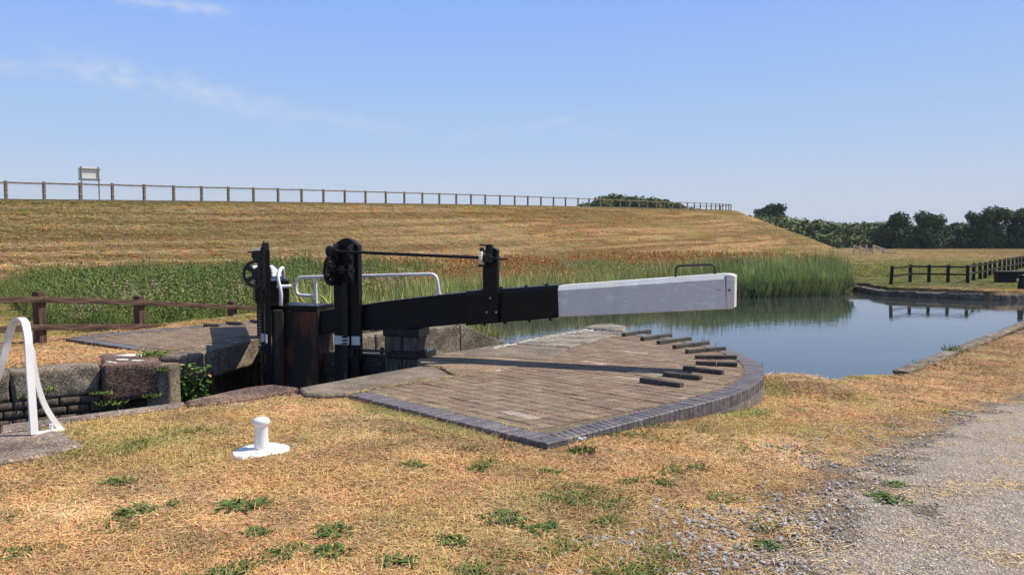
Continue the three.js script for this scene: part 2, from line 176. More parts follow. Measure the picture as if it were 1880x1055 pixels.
const C = (r, g, b) => new THREE.Color().setRGB(r, g, b);
const std = (o) => new THREE.MeshStandardMaterial(o);
const M = {
  ground: std({ map: withRep(T.straw, 1 / 0.9), bumpMap: withRep(T.strawB, 1 / 0.9), bumpScale: 0.02, roughness: 0.95, vertexColors: true }),
  slope: std({ map: withRep(T.straw, 1 / 2.2), bumpMap: withRep(T.strawB, 1 / 2.2), bumpScale: 0.06, roughness: 0.95, vertexColors: true }),
  gravel: std({ color: C(1.9, 1.58, 1.2), map: withRep(T.gravel, 1 / 0.8), bumpMap: withRep(T.gravelB, 1 / 0.8), bumpScale: 0.012, roughness: 0.95 }),
  pebble: std({ color: C(1, 1, 1), roughness: 0.9 }),
  water: new THREE.MeshPhysicalMaterial({ color: C(0.040, 0.046, 0.042), roughness: 0.02, metalness: 0, ior: 1.333, bumpMap: withRep(T.waterB, 1 / 2.6), bumpScale: 0.0025 }),
  stone: std({ color: C(0.60, 0.49, 0.365), map: withRep(T.stone, 1.3), bumpMap: withRep(T.stoneB, 1.3), bumpScale: 0.022, roughness: 0.95 }),
  sandstone: std({ color: C(0.47, 0.30, 0.225), map: withRep(T.stone, 0.9), bumpMap: withRep(T.stoneB, 1.1), bumpScale: 0.02, roughness: 0.95 }),
  slab: std({ color: C(0.64, 0.50, 0.40), map: withRep(T.stone, 1.1), bumpMap: withRep(T.stoneB, 1.6), bumpScale: 0.012, roughness: 0.95 }),
  concrete: std({ color: C(0.43, 0.34, 0.245), map: withRep(T.concrete, 1.0), bumpMap: withRep(T.stoneB, 2.2), bumpScale: 0.008, roughness: 0.95 }),
  ironstain: std({ color: C(0.60, 0.425, 0.27), map: withRep(T.concrete, 0.9), bumpMap: withRep(T.stoneB, 2.2), bumpScale: 0.008, roughness: 0.95 }),
  greycrete: std({ color: C(0.72, 0.63, 0.525), map: withRep(T.stone, 1.6), bumpMap: withRep(T.stoneB, 2.6), bumpScale: 0.014, roughness: 0.95 }),
  mortar: std({ color: C(0.34, 0.255, 0.165), map: withRep(T.concrete, 2), roughness: 1 }),
  paleMortar: std({ color: C(0.78, 0.65, 0.47), map: withRep(T.concrete, 2), roughness: 1 }),
  wallBrick: std({ color: C(0.21, 0.16, 0.122), map: withRep(T.brick, 3), bumpMap: withRep(T.stoneB, 3), bumpScale: 0.008, roughness: 0.9 }),
  wallCore: std({ color: C(0.085, 0.072, 0.052), map: withRep(T.stone, 1), bumpMap: withRep(T.stoneB, 1), bumpScale: 0.03, roughness: 0.95 }),  // damp wall tone, darkened further to stand in for shade below the far coping
  black: new THREE.MeshPhysicalMaterial({ color: C(0.0045, 0.0046, 0.005), specularIntensity: 0.45, roughnessMap: withRep(T.paintR, 1.3), roughness: 0.95, bumpMap: withRep(T.paintB, 1.2), bumpScale: 0.0025 }),
  iron: new THREE.MeshPhysicalMaterial({ color: C(0.014, 0.013, 0.012), specularIntensity: 0.7, roughness: 0.55, roughnessMap: withRep(T.paintR, 3), bumpMap: withRep(T.stoneB, 6), bumpScale: 0.002 }),
  oldIron: std({ color: C(0.065, 0.045, 0.034), roughness: 0.6, bumpMap: withRep(T.stoneB, 6), bumpScale: 0.002 }),
  white: std({ color: C(0.80, 0.79, 0.75), map: withRep(T.whiteP, 0.55), roughness: 0.5, bumpMap: withRep(T.paintB, 1.4), bumpScale: 0.004 }),
  tubeWhite: std({ color: C(0.82, 0.81, 0.78), roughness: 0.45 }),
  cream: std({ color: C(0.72, 0.66, 0.52), roughness: 0.6 }),
  rust: std({ color: C(0.85, 0.70, 0.6), map: withRep(T.rust, 1.6, 0.35), bumpMap: withRep(T.stoneB, 2), bumpScale: 0.006, roughness: 0.75 }),
  oak: std({ color: C(0.115, 0.095, 0.078), map: withRep(T.wood, 1, 1), bumpMap: withRep(T.woodB, 1), bumpScale: 0.01, roughness: 0.9 }),
  greyOak: std({ color: C(0.24, 0.22, 0.195), map: withRep(T.wood, 1.3), bumpMap: withRep(T.woodB, 1.3), bumpScale: 0.012, roughness: 0.9 }),
  brownFence: std({ color: C(0.27, 0.155, 0.105), map: withRep(T.wood, 0.8), bumpMap: withRep(T.woodB, 0.8), bumpScale: 0.008, roughness: 0.9 }),
  greyFence: std({ color: C(0.55, 0.45, 0.33), map: withRep(T.wood, 0.6), bumpMap: withRep(T.woodB, 0.6), bumpScale: 0.008, roughness: 0.95 }),
  darkFence: std({ color: C(0.055, 0.036, 0.027), map: withRep(T.wood, 0.8), roughness: 0.9 }),
  wire: std({ color: C(0.55, 0.56, 0.58), roughness: 0.5, metalness: 0.3 }),
  paleRail: std({ color: C(0.62, 0.48, 0.31), roughness: 0.95 }),
  signBack: std({ color: C(0.78, 0.77, 0.71), roughness: 0.55 }),
  signPost: std({ color: C(0.30, 0.31, 0.32), roughness: 0.5, metalness: 0.4 }),
  blades: new THREE.MeshPhysicalMaterial({ color: C(1, 1, 1), vertexColors: true, roughness: 0.9, specularIntensity: 0.3, side: THREE.DoubleSide }),
  leaf: new THREE.MeshPhysicalMaterial({ color: C(1, 1, 1), vertexColors: true, roughness: 0.85, specularIntensity: 0.2, side: THREE.DoubleSide }),
  oakV: std({ color: C(0.10, 0.068, 0.048), map: withRep(T.wood, 1, 1, Math.PI / 2), bumpMap: withRep(T.woodB, 1, 1, Math.PI / 2), bumpScale: 0.006, roughness: 0.9 }),
  greyOakV: std({ color: C(0.25, 0.22, 0.185), map: withRep(T.wood, 1.3, 1.3, Math.PI / 2), bumpMap: withRep(T.woodB, 1.3, 1.3, Math.PI / 2), bumpScale: 0.006, roughness: 0.9 }),
  brownPost: std({ color: C(0.27, 0.15, 0.10), map: withRep(T.wood, 0.8, 0.8, Math.PI / 2), bumpMap: withRep(T.woodB, 0.8, 0.8, Math.PI / 2), bumpScale: 0.005, roughness: 0.9 }),
  bark: std({ color: C(0.10, 0.08, 0.06), roughness: 0.95 }),
  housePale: std({ color: C(0.74, 0.72, 0.68), roughness: 0.8 }), houseRoof: std({ color: C(0.2, 0.16, 0.15), roughness: 0.9 }), glass: std({ color: C(0.03, 0.035, 0.04), roughness: 0.1 }),
};
const pave = [[.475, .325, .215], [.43, .295, .195], [.50, .365, .24], [.455, .345, .22], [.41, .275, .185]].map((c) => std({ color: C(...c), map: withRep(T.brick, 2.2), bumpMap: withRep(T.stoneB, 2.4), bumpScale: 0.006, roughness: 0.95 }));
const blue = [[.28, .25, .265], [.32, .285, .295], [.235, .215, .235], [.29, .25, .25]].map((c) => std({ color: C(...c), map: withRep(T.brick, 3), bumpMap: withRep(T.stoneB, 3), bumpScale: 0.003, roughness: 0.6 }));
const blueSide = [[.40, .345, .30], [.34, .30, .27], [.44, .375, .32]].map((c) => std({ color: C(...c), map: withRep(T.brick, 3), bumpMap: withRep(T.stoneB, 3), bumpScale: 0.004, roughness: 0.85 }));

// ---------------------------------------------------------------- the lie of the land
const WATER = -1.2, R_PLAT = 4.5, R_EDGE = 0.235;
const onCircle = (r, deg, c = PIV) => [c[0] + r * Math.cos(deg * Math.PI / 180), c[1] + r * Math.sin(deg * Math.PI / 180)];
const nearQuay = [fromAB(-14, -0.5), G(0, 780), G(350, 730), G(550, 710), G(770, 671), [-0.72, 11.75], G(900, 635), G(1000, 616), G(1112, 598)];
const farQuay = [G(850, 597), [-2.3, 15.35], G(470, 622), G(395, 642), G(338, 652), G(297, 667), G(188, 674), G(10, 684), [-13, 3.6]];
const channel = [...nearQuay, onCircle(4.3, 50), onCircle(4.3, 30), onCircle(4.3, 10), [3.35, 11.9], [4.2, 12.9], [5.6, 15.05], [7.05, 16.35], [15, 26], [26, 39.3], [26, 40], [20.9, 37.8], [17.1, 40.9], [17.6, 44.3], [16.4, 44.3], [15.2, 41.7], [10, 40], [0, 32.5], [-4, 26], [-3.2, 20], [-0.45, 17], ...farQuay];
const shoreFar = [[17.6, 44.3], [16.4, 44.3], [15.2, 41.7], [10, 40], [0, 32.5], [-4, 26], [-3.2, 20], [-0.45, 17]];
const crestPts = [[-46, 35.5, 3.2], [-30.2, 53, 3.64], [-19.2, 66, 3.97], [-9.85, 80, 4.31], [-2, 93, 4.63], [7.97, 108, 4.93], [20.3, 127, 5.26], [32.1, 145, 5.6], [38.2, 155, 5.74], [40.0, 160.5, 5.8], [38.6, 166, 5.85], [33, 171, 5.9], [22, 174, 5.95], [5, 176, 6]];
const crest = new THREE.CatmullRomCurve3(crestPts.map(([x, z, h]) => new THREE.Vector3(x, h, z)), false, 'centripetal');
const crestS = crest.getSpacedPoints(420);
const nearAlong = [[-1, 0], [1, -0.02], [4.3, -0.26], [6.5, -0.47], [9.5, -0.74], [11.4, -0.88], [24, -0.92]];
const corner = G(1005, 815);
const alongCorner = (X, Z) => (X - corner[0]) * U[0] + (Z - corner[1]) * U[1];
function landH(X, Z) {
  const [a, b] = ab(X, Z);
  const near = -0.035 + lerpTable(alongCorner(X, Z), nearAlong) + 0.03 * (fbm(X * 0.9, Z * 0.9, 3, 3) - 0.5) + 0.24 * Math.exp(-(((X - 3.75) / 0.75) ** 2) - ((Z - 11.6) / 0.8) ** 2);
  const dq = b - 2.6 - Math.max(0, a + 2) * 0.3;
  const farTop = -0.03 - 0.62 * ss(dq, 3.5, 7.2) - (a > 2 ? 0.5 * ss(a, 2.2, 5) : 0);
  const out = -0.85 - 0.7 * ss(Z, 45, 130);
  let far = a > 3 ? mix(farTop, -0.78, ss(a, 3, 6)) : farTop; far = mix(far, out, ss(dq, 8, 20)) + 0.08 * (fbm(X * 0.35, Z * 0.35, 13, 3) - 0.5);
  const side = ss(b, 0.6, 1.6);
  let h = a > 30 || Z > 36 ? mix(near, far, ss(Z - 36 + (b > 1 ? 10 : 0), 0, 8)) : mix(near, far, side);
  return h;
}
const inChannel = (X, Z) => Z < 46 && X > -14 && X < 27 && (inside(X, Z, channel) || (Z < 30 && distPoly(X, Z, channel) < 0.24));
const groundH = (X, Z) => (inChannel(X, Z) ? -2.6 : landH(X, Z));

// gravel of the towpath: how much of the ground is stone at a place (0..1)
const pathEdge = [[-8, -6.2], [-4.42, -5.9], [-2.54, -5.75], [0.55, -5.35], [3.8, -5.2], [7.8, -5.3], [14, -5.2], [30, -5.0]];
const pathFull = [[-8, -7.75], [-4.5, -7.55], [-2.4, -7.1], [2.4, -6.2], [7.8, -5.85], [14, -5.6], [30, -5.4]];
function stony(X, Z) { const [a, b] = ab(X, Z), e = lerpTable(a, pathEdge), f = lerpTable(a, pathFull), n = fbm(X * 1.3, Z * 1.3, 5, 4) - 0.5, n2 = fbm(X * 4.2, Z * 4.2, 15, 3) - 0.5; return clamp((e - b + n * 0.8 + n2 * 0.45) / Math.max(0.35, e - f)); }

const platEdge = [corner, G(640, 725)];                                   // the straight blue edging
const eDir = (() => { const d = [platEdge[1][0] - platEdge[0][0], platEdge[1][1] - platEdge[0][1]], l = Math.hypot(...d); return [d[0] / l, d[1] / l]; })();
const eNorm = [-eDir[1], eDir[0]].map((v, i, n) => v * Math.sign((PIV[0] - corner[0]) * -eDir[1] + (PIV[1] - corner[1]) * eDir[0] || 1)); // into the platform
const apron = [G(640, 722), G(955, 671), G(1040, 640), G(1146, 610)];
const ANG0 = Math.atan2(corner[1] - PIV[1], corner[0] - PIV[0]) * 180 / Math.PI, R0 = Math.hypot(corner[0] - PIV[0], corner[1] - PIV[1]);
const ANG1 = 51;
const TAN = ANG0 + Math.acos(R_PLAT / R0) * 180 / Math.PI;
const rAt = (deg) => (deg < TAN ? R_PLAT / Math.cos((deg - TAN) * Math.PI / 180) : R_PLAT);   // outer edge: straight from the corner, then the arc
const platOutline = (() => { const o = []; for (let d = ANG0; d <= ANG1; d += 2) o.push(onCircle(rAt(d), d)); return [platEdge[1], ...o, G(1146, 606), ...nearQuay.slice(3, 8).reverse()]; })();

// slabs of the near quay, as [outline, material, label]
const quaySlabs = [
  [[[0, 779], [175, 757], [338, 737], [330, 744], [150, 768], [0, 793]], 'slab'],
  [[[340, 735], [455, 710], [498, 705], [548, 712], [470, 727], [372, 741], [345, 741]], 'sandstone'],
  [[[0, 794], [60, 785], [118, 793], [152, 815], [70, 836], [0, 847], [-60, 856], [-60, 803]], 'slab'],
].map(([p, m]) => [p.map(([x, y]) => G(x, y, 0.004)), m]);
const bollardAt = G(480, 819, 0);
const covered = (X, Z) => inside(X, Z, platOutline) || quaySlabs.some(([p]) => inside(X, Z, p)) || Math.hypot((X - bollardAt[0]) / 0.22, (Z - bollardAt[1]) / 0.2) < 1;

const green = (X, Z) => { // how green the turf is: a little moisture by the lock, more in the low meadow
  const n = fbm(X * 0.55, Z * 0.55, 40, 4), m = fbm(X * 2.6, Z * 2.6, 44, 3); let g = ss(n, 0.54, 0.72) * 0.34 + ss(m, 0.62, 0.78) * 0.25;
  if (Z < 14) { g += 0.5 * Math.exp(-(((X + 3.1) / 1.1) ** 2) - ((Z - 7.0) / 0.8) ** 2) + 0.5 * Math.exp(-(((X - 2.6) / 1.5) ** 2) - ((Z - 8.1) / 0.55) ** 2) + 0.35 * Math.exp(-(((X + 0.4) / 1.6) ** 2) - ((Z - 7.5) / 0.35) ** 2); }
  if (X > 14 && Z > 36) g += ss(Z, 37, 43) * (1 - ss(Z, 62, 104)) * 1.5 * (0.3 + 0.8 * fbm(X * 0.2, Z * 0.16, 47, 3));
  if (X < -5 && Z > 15 && Z < 47) g += 0.75 * ss(Z, 14.5, 19) * (0.55 + 0.7 * fbm(X * 0.3, Z * 0.3, 48, 3));
  return clamp(g, 0, 1);
};
const STRAW = [[0.55, 0.335, 0.155], [0.45, 0.275, 0.125], [0.65, 0.45, 0.24]], GRN = [[0.20, 0.205, 0.055], [0.125, 0.165, 0.04]];
function turf(X, Z) { const n = clamp(0.5 + (fbm(X * 1.5, Z * 1.5, 51, 4) - 0.5) * 1.7), g = green(X, Z), a = n < 0.5 ? mixc(STRAW[1], STRAW[0], n * 2) : mixc(STRAW[0], STRAW[2], n * 2 - 1); const soil = ss(fbm(X * 5.5, Z * 5.5, 57, 3), 0.57, 0.72); return mixc(mixc(a, [0.30, 0.185, 0.095], soil * 0.75), GRN[0], g); }
function mixc(a, b, t) { return [mix(a[0], b[0], t), mix(a[1], b[1], t), mix(a[2], b[2], t)]; }

{ // one sheet of ground out to the horizon, finest by the lock
  const xs = [], zs = []; for (let x = -9; x <= 16.001; x += 0.12) xs.push(x); for (let s = 0.14, x = 16; x < 2600;) { x += s; s *= 1.12; xs.push(x); } for (let s = 0.14, x = -9; x > -2600;) { x -= s; s *= 1.12; xs.unshift(x); }
  for (let z = 1.6; z <= 30.001; z += 0.13) zs.push(z); for (let s = 0.15, z = 30; z < 3000;) { z += s; s *= z < 60 ? 1.02 : 1.1; zs.push(z); } for (let s = 0.15, z = 1.6; z > -400;) { z -= s; s *= 1.25; zs.unshift(z); }
  const nx = xs.length, nz = zs.length, pos = new Float32Array(nx * nz * 3), col = new Float32Array(nx * nz * 3), uv = new Float32Array(nx * nz * 2), idx = [];
  for (let j = 0; j < nz; j++) for (let i = 0; i < nx; i++) { const o = j * nx + i, X = xs[i], Z = zs[j]; pos.set([X, groundH(X, Z), -Z], 3 * o); uv.set([X, Z], 2 * o); let c = turf(X, Z); if (Z > 40) c = mixc(c, [0.36, 0.285, 0.12], 0.6 * ss(Z, 45, 100)); if (Z > 150) c = mixc(c, [0.16, 0.17, 0.06], ss(Z, 150, 260)); if (Z > 2 && Z < 22) c = mixc(c, [0.43, 0.355, 0.27], ss(stony(X, Z), 0.25, 0.85)); if (inChannel(X, Z)) c = [0.03, 0.027, 0.018]; col.set(c.map((v) => v * 1.5), 3 * o); }  // ground inside the channel is coloured darker to stand in for shade
  for (let j = 0; j < nz - 1; j++) for (let i = 0; i < nx - 1; i++) { const a = j * nx + i, b = a + 1, c = a + nx, d = c + 1; idx.push(a, b, c, b, d, c); }
  const g = new THREE.BufferGeometry(); g.setAttribute('position', new THREE.BufferAttribute(pos, 3)); g.setAttribute('color', new THREE.BufferAttribute(col, 3)); g.setAttribute('uv', new THREE.BufferAttribute(uv, 2)); g.setIndex(idx); g.computeVertexNormals();
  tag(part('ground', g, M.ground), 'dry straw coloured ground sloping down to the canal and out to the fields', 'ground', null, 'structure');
}
{ // water of the canal and the pool below the gates
  const s = new THREE.Shape([[-16, 1], [-14, 6], [-8, 14], [-6, 30], [0, 36], [10, 43], [18, 46], [30, 46], [30, 34], [14, 22], [5, 11], [-2, 8], [-10, 0]].map(([x, z]) => new THREE.Vector2(x, z)));
  const g = new THREE.ShapeGeometry(s); g.rotateX(-Math.PI / 2); g.translate(0, WATER, 0); boxUV(g); const p = g.attributes.position, uv = g.attributes.uv; for (let i = 0; i < p.count; i++) uv.setXY(i, p.getX(i), p.getZ(i));
  tag(part('water', boxUV(g), M.water), 'still water of the canal pool reflecting blue sky and reeds', 'water', null, 'structure');
}
{ // gravel surface of the towpath, ragged where the turf takes over
  const st = 0.05, pos = [], uv = [], key = new Map(), idx = [];
  const limit = (X, Z) => (ab(X, Z)[1] < lerpTable(ab(X, Z)[0], pathFull) - 0.35 ? -9 : 0.93 - 0.25 * (fbm(X * 9, Z * 9, 63, 2) - 0.5) - 0.2 * (fbm(X * 2.7, Z * 2.7, 64, 3) - 0.5));
  const vert = (i, j) => { const k = i * 4096 + j; if (!key.has(k)) { const X = -4 + i * st, Z = 3.2 + j * st * (1 + j * 0.0032); key.set(k, pos.length / 3); pos.push(X, landH(X, Z) - 0.008 + 0.014 * ss(stony(X, Z) - limit(X, Z), -0.06, 0.07) + 0.006 * fbm(X * 7, Z * 7, 61, 2), -Z); uv.push(X, Z); } return key.get(k); };
  for (let i = 0; i < 420; i++) for (let j = 0; j < 260; j++) { const X = -4 + i * st, Z = 3.2 + j * st * (1 + j * 0.0032); if (stony(X, Z) > limit(X, Z) - 0.08 && Math.abs(X) < Z * 0.75 + 2) { const a = vert(i, j), b = vert(i + 1, j), c = vert(i, j + 1), d = vert(i + 1, j + 1); idx.push(a, b, c, b, d, c); } }
  const g = new THREE.BufferGeometry(); g.setAttribute('position', new THREE.Float32BufferAttribute(pos, 3)); g.setAttribute('uv', new THREE.Float32BufferAttribute(uv, 2)); g.setIndex(idx); g.computeVertexNormals();
  tag(part('towpath', g, M.gravel), 'grey gravel towpath with a ragged edge running into the dry grass', 'path', null, 'structure');
}
// embankment: rows run down its face from a flat crest
const slopeRun = (h) => (h + 1.3) * 2.55;
function bankPoint(k, d) { const n = crestS.length, p = crestS[k], q = crestS[Math.min(k + 1, n - 1)], o = crestS[Math.max(k - 1, 0)]; let tx = q.x - o.x, tz = q.z - o.z; const l = Math.hypot(tx, tz); tx /= l; tz /= l; const nx = tz, nz = -tx; const bump = 0.16 * (fbm(k * 0.11, d * 0.5, 71, 3) - 0.5); return [p.x + nx * d, (d < 0 ? p.y : p.y - 0.28 * (1 - Math.exp(-d * 0.9)) - (d > 0 ? Math.max(0, d - 0.45) / 2.55 : 0) * 0.97) + bump * ss(d, 0.2, 2), p.z + nz * d]; }
function bankTone(k, d) { const s = k * 0.52, w = 0.8 * (fbm(s * 0.04, d * 0.1, 79, 2) - 0.5); const band = fbm(s * 0.03, (d + w * 1.2) * 1.5, 73, 3), fine = fbm(s * 0.16, d * 2.6, 74, 3), patch = fbm(s * 0.09, d * 0.25, 75, 3); let c = mixc([0.40, 0.285, 0.125], [0.60, 0.45, 0.24], ss(band, 0.36, 0.62)); c = mixc(c, [0.31, 0.20, 0.09], ss(fine, 0.54, 0.72) * 0.7); c = mixc(c, [0.33, 0.285, 0.095], ss(patch, 0.4, 0.72) * 0.42 + 0.35 * Math.exp(-Math.max(0, d) * 0.7)); return c; }
{
  const ds = [-9, -5, -1.2, -0.5, 0]; for (let d = 0.3; d < 20; d += 0.33) ds.push(d);
  const nk = crestS.length, nd = ds.length, pos = [], col = [], uv = [], idx = [];
  for (let k = 0; k < nk; k++) for (const d of ds) { const p = bankPoint(k, d); if (d < -2) p[1] -= (-d - 2) * 0.35; pos.push(p[0], p[1], -p[2]); col.push(...bankTone(k, d).map((v) => v * 1.6)); uv.push(k * 0.52, d * 1.05); }
  for (let k = 0; k < nk - 1; k++) for (let j = 0; j < nd - 1; j++) { const a = k * nd + j, b = a + 1, c = a + nd, e = c + 1; idx.push(a, c, b, b, c, e); }
  const g = new THREE.BufferGeometry(); g.setAttribute('position', new THREE.Float32BufferAttribute(pos, 3)); g.setAttribute('color', new THREE.Float32BufferAttribute(col, 3)); g.setAttribute('uv', new THREE.Float32BufferAttribute(uv, 2)); g.setIndex(idx); g.computeVertexNormals();
  tag(part('embankment', g, M.slope), 'long mown embankment of parched brown grass rising behind the lock', 'embankment', null, 'structure');
}
{ // far low hills with woods along the horizon
  const r = rng(12); const g0 = []; for (const [Z, hh, s] of [[900, 13, 3], [1500, 30, 9]]) { const pos = [], idx = []; const n = 400; for (let i = 0; i <= n; i++) { const X = -Z * 1.1 + (Z * 2.2) * i / n, top = hh * (0.42 + 0.4 * fbm(i * 0.02, s, s, 3)) + 5 * fbm(i * 0.4, s, s + 4, 3); pos.push(X, -6, -Z, X, top * 0.75, -Z - 6, X, top, -Z - 40, X, -6, -Z - 200); } for (let i = 0; i < n; i++) for (let j = 0; j < 3; j++) { const a = i * 4 + j, b = a + 4; idx.push(a, b, a + 1, b, b + 1, a + 1); } const g = new THREE.BufferGeometry(); g.setAttribute('position', new THREE.Float32BufferAttribute(pos, 3)); g.setAttribute('uv', new THREE.Float32BufferAttribute(new Float32Array(pos.length / 3 * 2), 2)); g.setIndex(idx); g.computeVertexNormals(); g0.push(g.toNonIndexed()); }
  tag(part('hills', mergeGeometries(g0), std({ color: C(0.05, 0.075, 0.06), roughness: 1 })), 'low wooded hills along the far horizon', 'hills', null, 'structure');
}

// ---------------------------------------------------------------- the brick platform under the balance beam
{
  const plat = thing('brick_platform', 'raised quadrant of worn brown brick paving with blue brick edging under the balance beam', 'pavement', null, 'structure');
  const inner = (deg) => rAt(deg) - R_EDGE;
  const bed = []; for (let d = ANG0; d <= ANG1; d += 2) bed.push(onCircle(rAt(d) - 0.02, d));
  const inset = (p, k) => [p[0] + eNorm[0] * k, p[1] + eNorm[1] * k];
  part('bed', block([inset(platEdge[1], 0.02), ...bed, apron[3], apron[2], apron[1]], -0.009, -1.6, 0.002), M.mortar, plat);
  const pavePale = std({ color: C(0.72, 0.585, 0.46), map: withRep(T.brick, 2.2), bumpMap: withRep(T.stoneB, 2.4), bumpScale: 0.006, roughness: 0.95 });
  // paving: courses parallel to the straight edging
  const r = rng(77), bricks = [], course = 0.148, len = 0.44;
  const lineSide = (p, q) => { const dx = q[0] - p[0], dz = q[1] - p[1], l = Math.hypot(dx, dz); const n = [dz / l, -dx / l]; return [n, n[0] * p[0] + n[1] * p[1]]; };   // right-hand side of p -> q
  const segs = [lineSide(apron[0], apron[1]), lineSide(apron[1], apron[3])];
  for (let c = 0; c < 46; c++) { let t = -0.4 - r() * len; while (t < 9) { const L = len * (r() < 0.12 ? 0.5 : 1), o = R_EDGE + 0.012 + c * course, j = 0.005; const P = (tt, oo) => [corner[0] + eDir[0] * tt + eNorm[0] * oo, corner[1] + eDir[1] * tt + eNorm[1] * oo]; let p = [P(t + j, o + j), P(t + L - j, o + j), P(t + L - j, o + course - j), P(t + j, o + course - j)]; const m = P(t + L / 2, o + course / 2); t += L;
    const deg = Math.atan2(m[1] - PIV[1], m[0] - PIV[0]) * 180 / Math.PI; if (deg < ANG0 - 40 || deg > 100) continue;
    for (const dd of [-6, -3, 0, 3, 6]) { const a = deg + dd, q = onCircle(inner(clamp(a, ANG0, 90)) - 0.03, a); const n = [Math.cos(a * Math.PI / 180), Math.sin(a * Math.PI / 180)]; p = clip(p, -n[0], -n[1], -(n[0] * q[0] + n[1] * q[1])); if (p.length < 3) break; }
    if (p.length < 3) continue; const z = m[1] < apron[1][1] + (m[0] - apron[1][0]) * -0.6 ? segs[0] : segs[1]; p = clip(p, z[0][0], z[0][1], z[1] + 0.03); p = clip(p, -1, -1.4, -1.4 * 16.1 - 1.9); if (p.length < 3 || areaOf(p) < 0.003) continue; bricks.push([p, m]); } }
  bricks.sort((a, b) => Math.hypot(...a[1]) - Math.hypot(...b[1]));
  const rest = [];
  bricks.forEach(([p, m], i) => { const dip = 0.014 * (fbm(m[0] * 0.9, m[1] * 0.9, 9, 2) - 0.5) + 0.005 * (r() - 0.5), tx = (r() - 0.5) * 0.016, tz = (r() - 0.5) * 0.016, g = block(p, (x, z) => dip + (x - m[0]) * tx + (z - m[1]) * tz, -0.05, 0.004); if (i < 300) part('paving_brick', g, r() < 0.03 ? pavePale : pave[Math.floor(r() * pave.length)], plat); else rest.push(g); });
  if (rest.length) tag(part('far_paving', merge(rest), pave[1], plat), null, null, null, 'stuff');
  // straight edging: headers of blue brick
  const nE = 26, L = Math.hypot(platEdge[1][0] - corner[0], platEdge[1][1] - corner[1]); for (let i = 0; i < nE; i++) { const t0 = L * i / nE + 0.004, t1 = L * (i + 1) / nE - 0.004; const P = (t, o) => [corner[0] + eDir[0] * t + eNorm[0] * o, corner[1] + eDir[1] * t + eNorm[1] * o]; const h = 0.006 * (r() - 0.5); part('edging_brick', block([P(t0, 0), P(t1, 0), P(t1, R_EDGE), P(t0, R_EDGE)], (x, z) => 0.004 + h, -0.11, 0.005), blue[Math.floor(r() * 4)], plat); }
  part('mortar', block([[0.01, 0.01], [L - 0.01, 0.01], [L - 0.01, R_EDGE - 0.01], [0.01, R_EDGE - 0.01]].map(([t, o]) => [corner[0] + eDir[0] * t + eNorm[0] * o, corner[1] + eDir[1] * t + eNorm[1] * o]), -0.002, -0.12, 0.002), M.paleMortar, plat);
  // curved edging: bricks on edge, then a course of stretchers below
  const pts = []; for (let d = ANG0; d <= ANG1; d += 0.25) pts.push(onCircle(rAt(d), d)); const acc = [0]; for (let i = 1; i < pts.length; i++) acc.push(acc[i - 1] + Math.hypot(pts[i][0] - pts[i - 1][0], pts[i][1] - pts[i - 1][1]));
  const at = (s) => { let i = 1; while (i < acc.length - 1 && acc[i] < s) i++; const t = (s - acc[i - 1]) / (acc[i] - acc[i - 1]); return ANG0 + 0.25 * (i - 1 + t); };
  const total = acc[acc.length - 1], nA = Math.round(total / 0.082);
  for (let i = 0; i < nA; i++) { const a0 = at(total * i / nA + 0.0035), a1 = at(total * (i + 1) / nA - 0.0035), w = 0.004 * (r() - 0.5); const o0 = onCircle(rAt(a0) + w, a0), o1 = onCircle(rAt(a1) + w, a1), in0 = i < 2 ? onCircle(rAt(a0) - R_EDGE, a0) : onCircle(rAt(a0) - R_EDGE, a0), in1 = onCircle(rAt(a1) - R_EDGE, a1); const h = 0.005 + 0.005 * (r() - 0.5); part('edging_brick', block([o0, o1, in1, in0], h, -0.112, 0.009), blue[Math.floor(r() * 4)], plat); }
  const nS = Math.round(total / 0.235); for (let c = 0; c < 2; c++) for (let i = 0; i < nS; i++) { const sh = c * 0.1, a0 = at(clamp(total * i / nS + 0.005 + sh, 0, total)), a1 = at(clamp(total * (i + 1) / nS - 0.005 + sh, 0, total)); if (a1 - a0 < 0.3 || alongCorner(...onCircle(4.5, a0)) < 2.2) continue; part('kerb_brick', block([onCircle(rAt(a0) - 0.002, a0), onCircle(rAt(a1) - 0.002, a1), onCircle(rAt(a1) - 0.1, a1), onCircle(rAt(a0) - 0.1, a0)], -0.122 - c * 0.11, -0.222 - c * 0.11, 0.003), blueSide[Math.floor(r() * 3)], plat); }
  const joint = []; for (let d = ANG0 + 0.3; d <= ANG1; d += 2) joint.push(onCircle(rAt(d) - 0.010, d)); for (let d = ANG1; d >= ANG0 + 0.3; d -= 2) joint.push(onCircle(rAt(d) - 0.15, d));
  part('mortar', block(joint, -0.001, -1.5, 0.002), M.paleMortar, plat);
  // foot ribs: pairs of bricks standing proud, for feet pushing the beam
  const ribs = [[[1145, 617], [1193, 610.5]], [[1179, 625], [1231, 617.5]], [[1209, 632], [1267, 624.5]], [[1238, 640], [1300, 632.5]], [[1261, 649], [1330, 643]], [[1277, 659], [1352, 659]], [[1278, 670], [1354, 673]], [[1256, 680], [1328, 687.5]], [[1220, 690], [1287, 698]], [[1178, 701], [1252, 711.5]]];
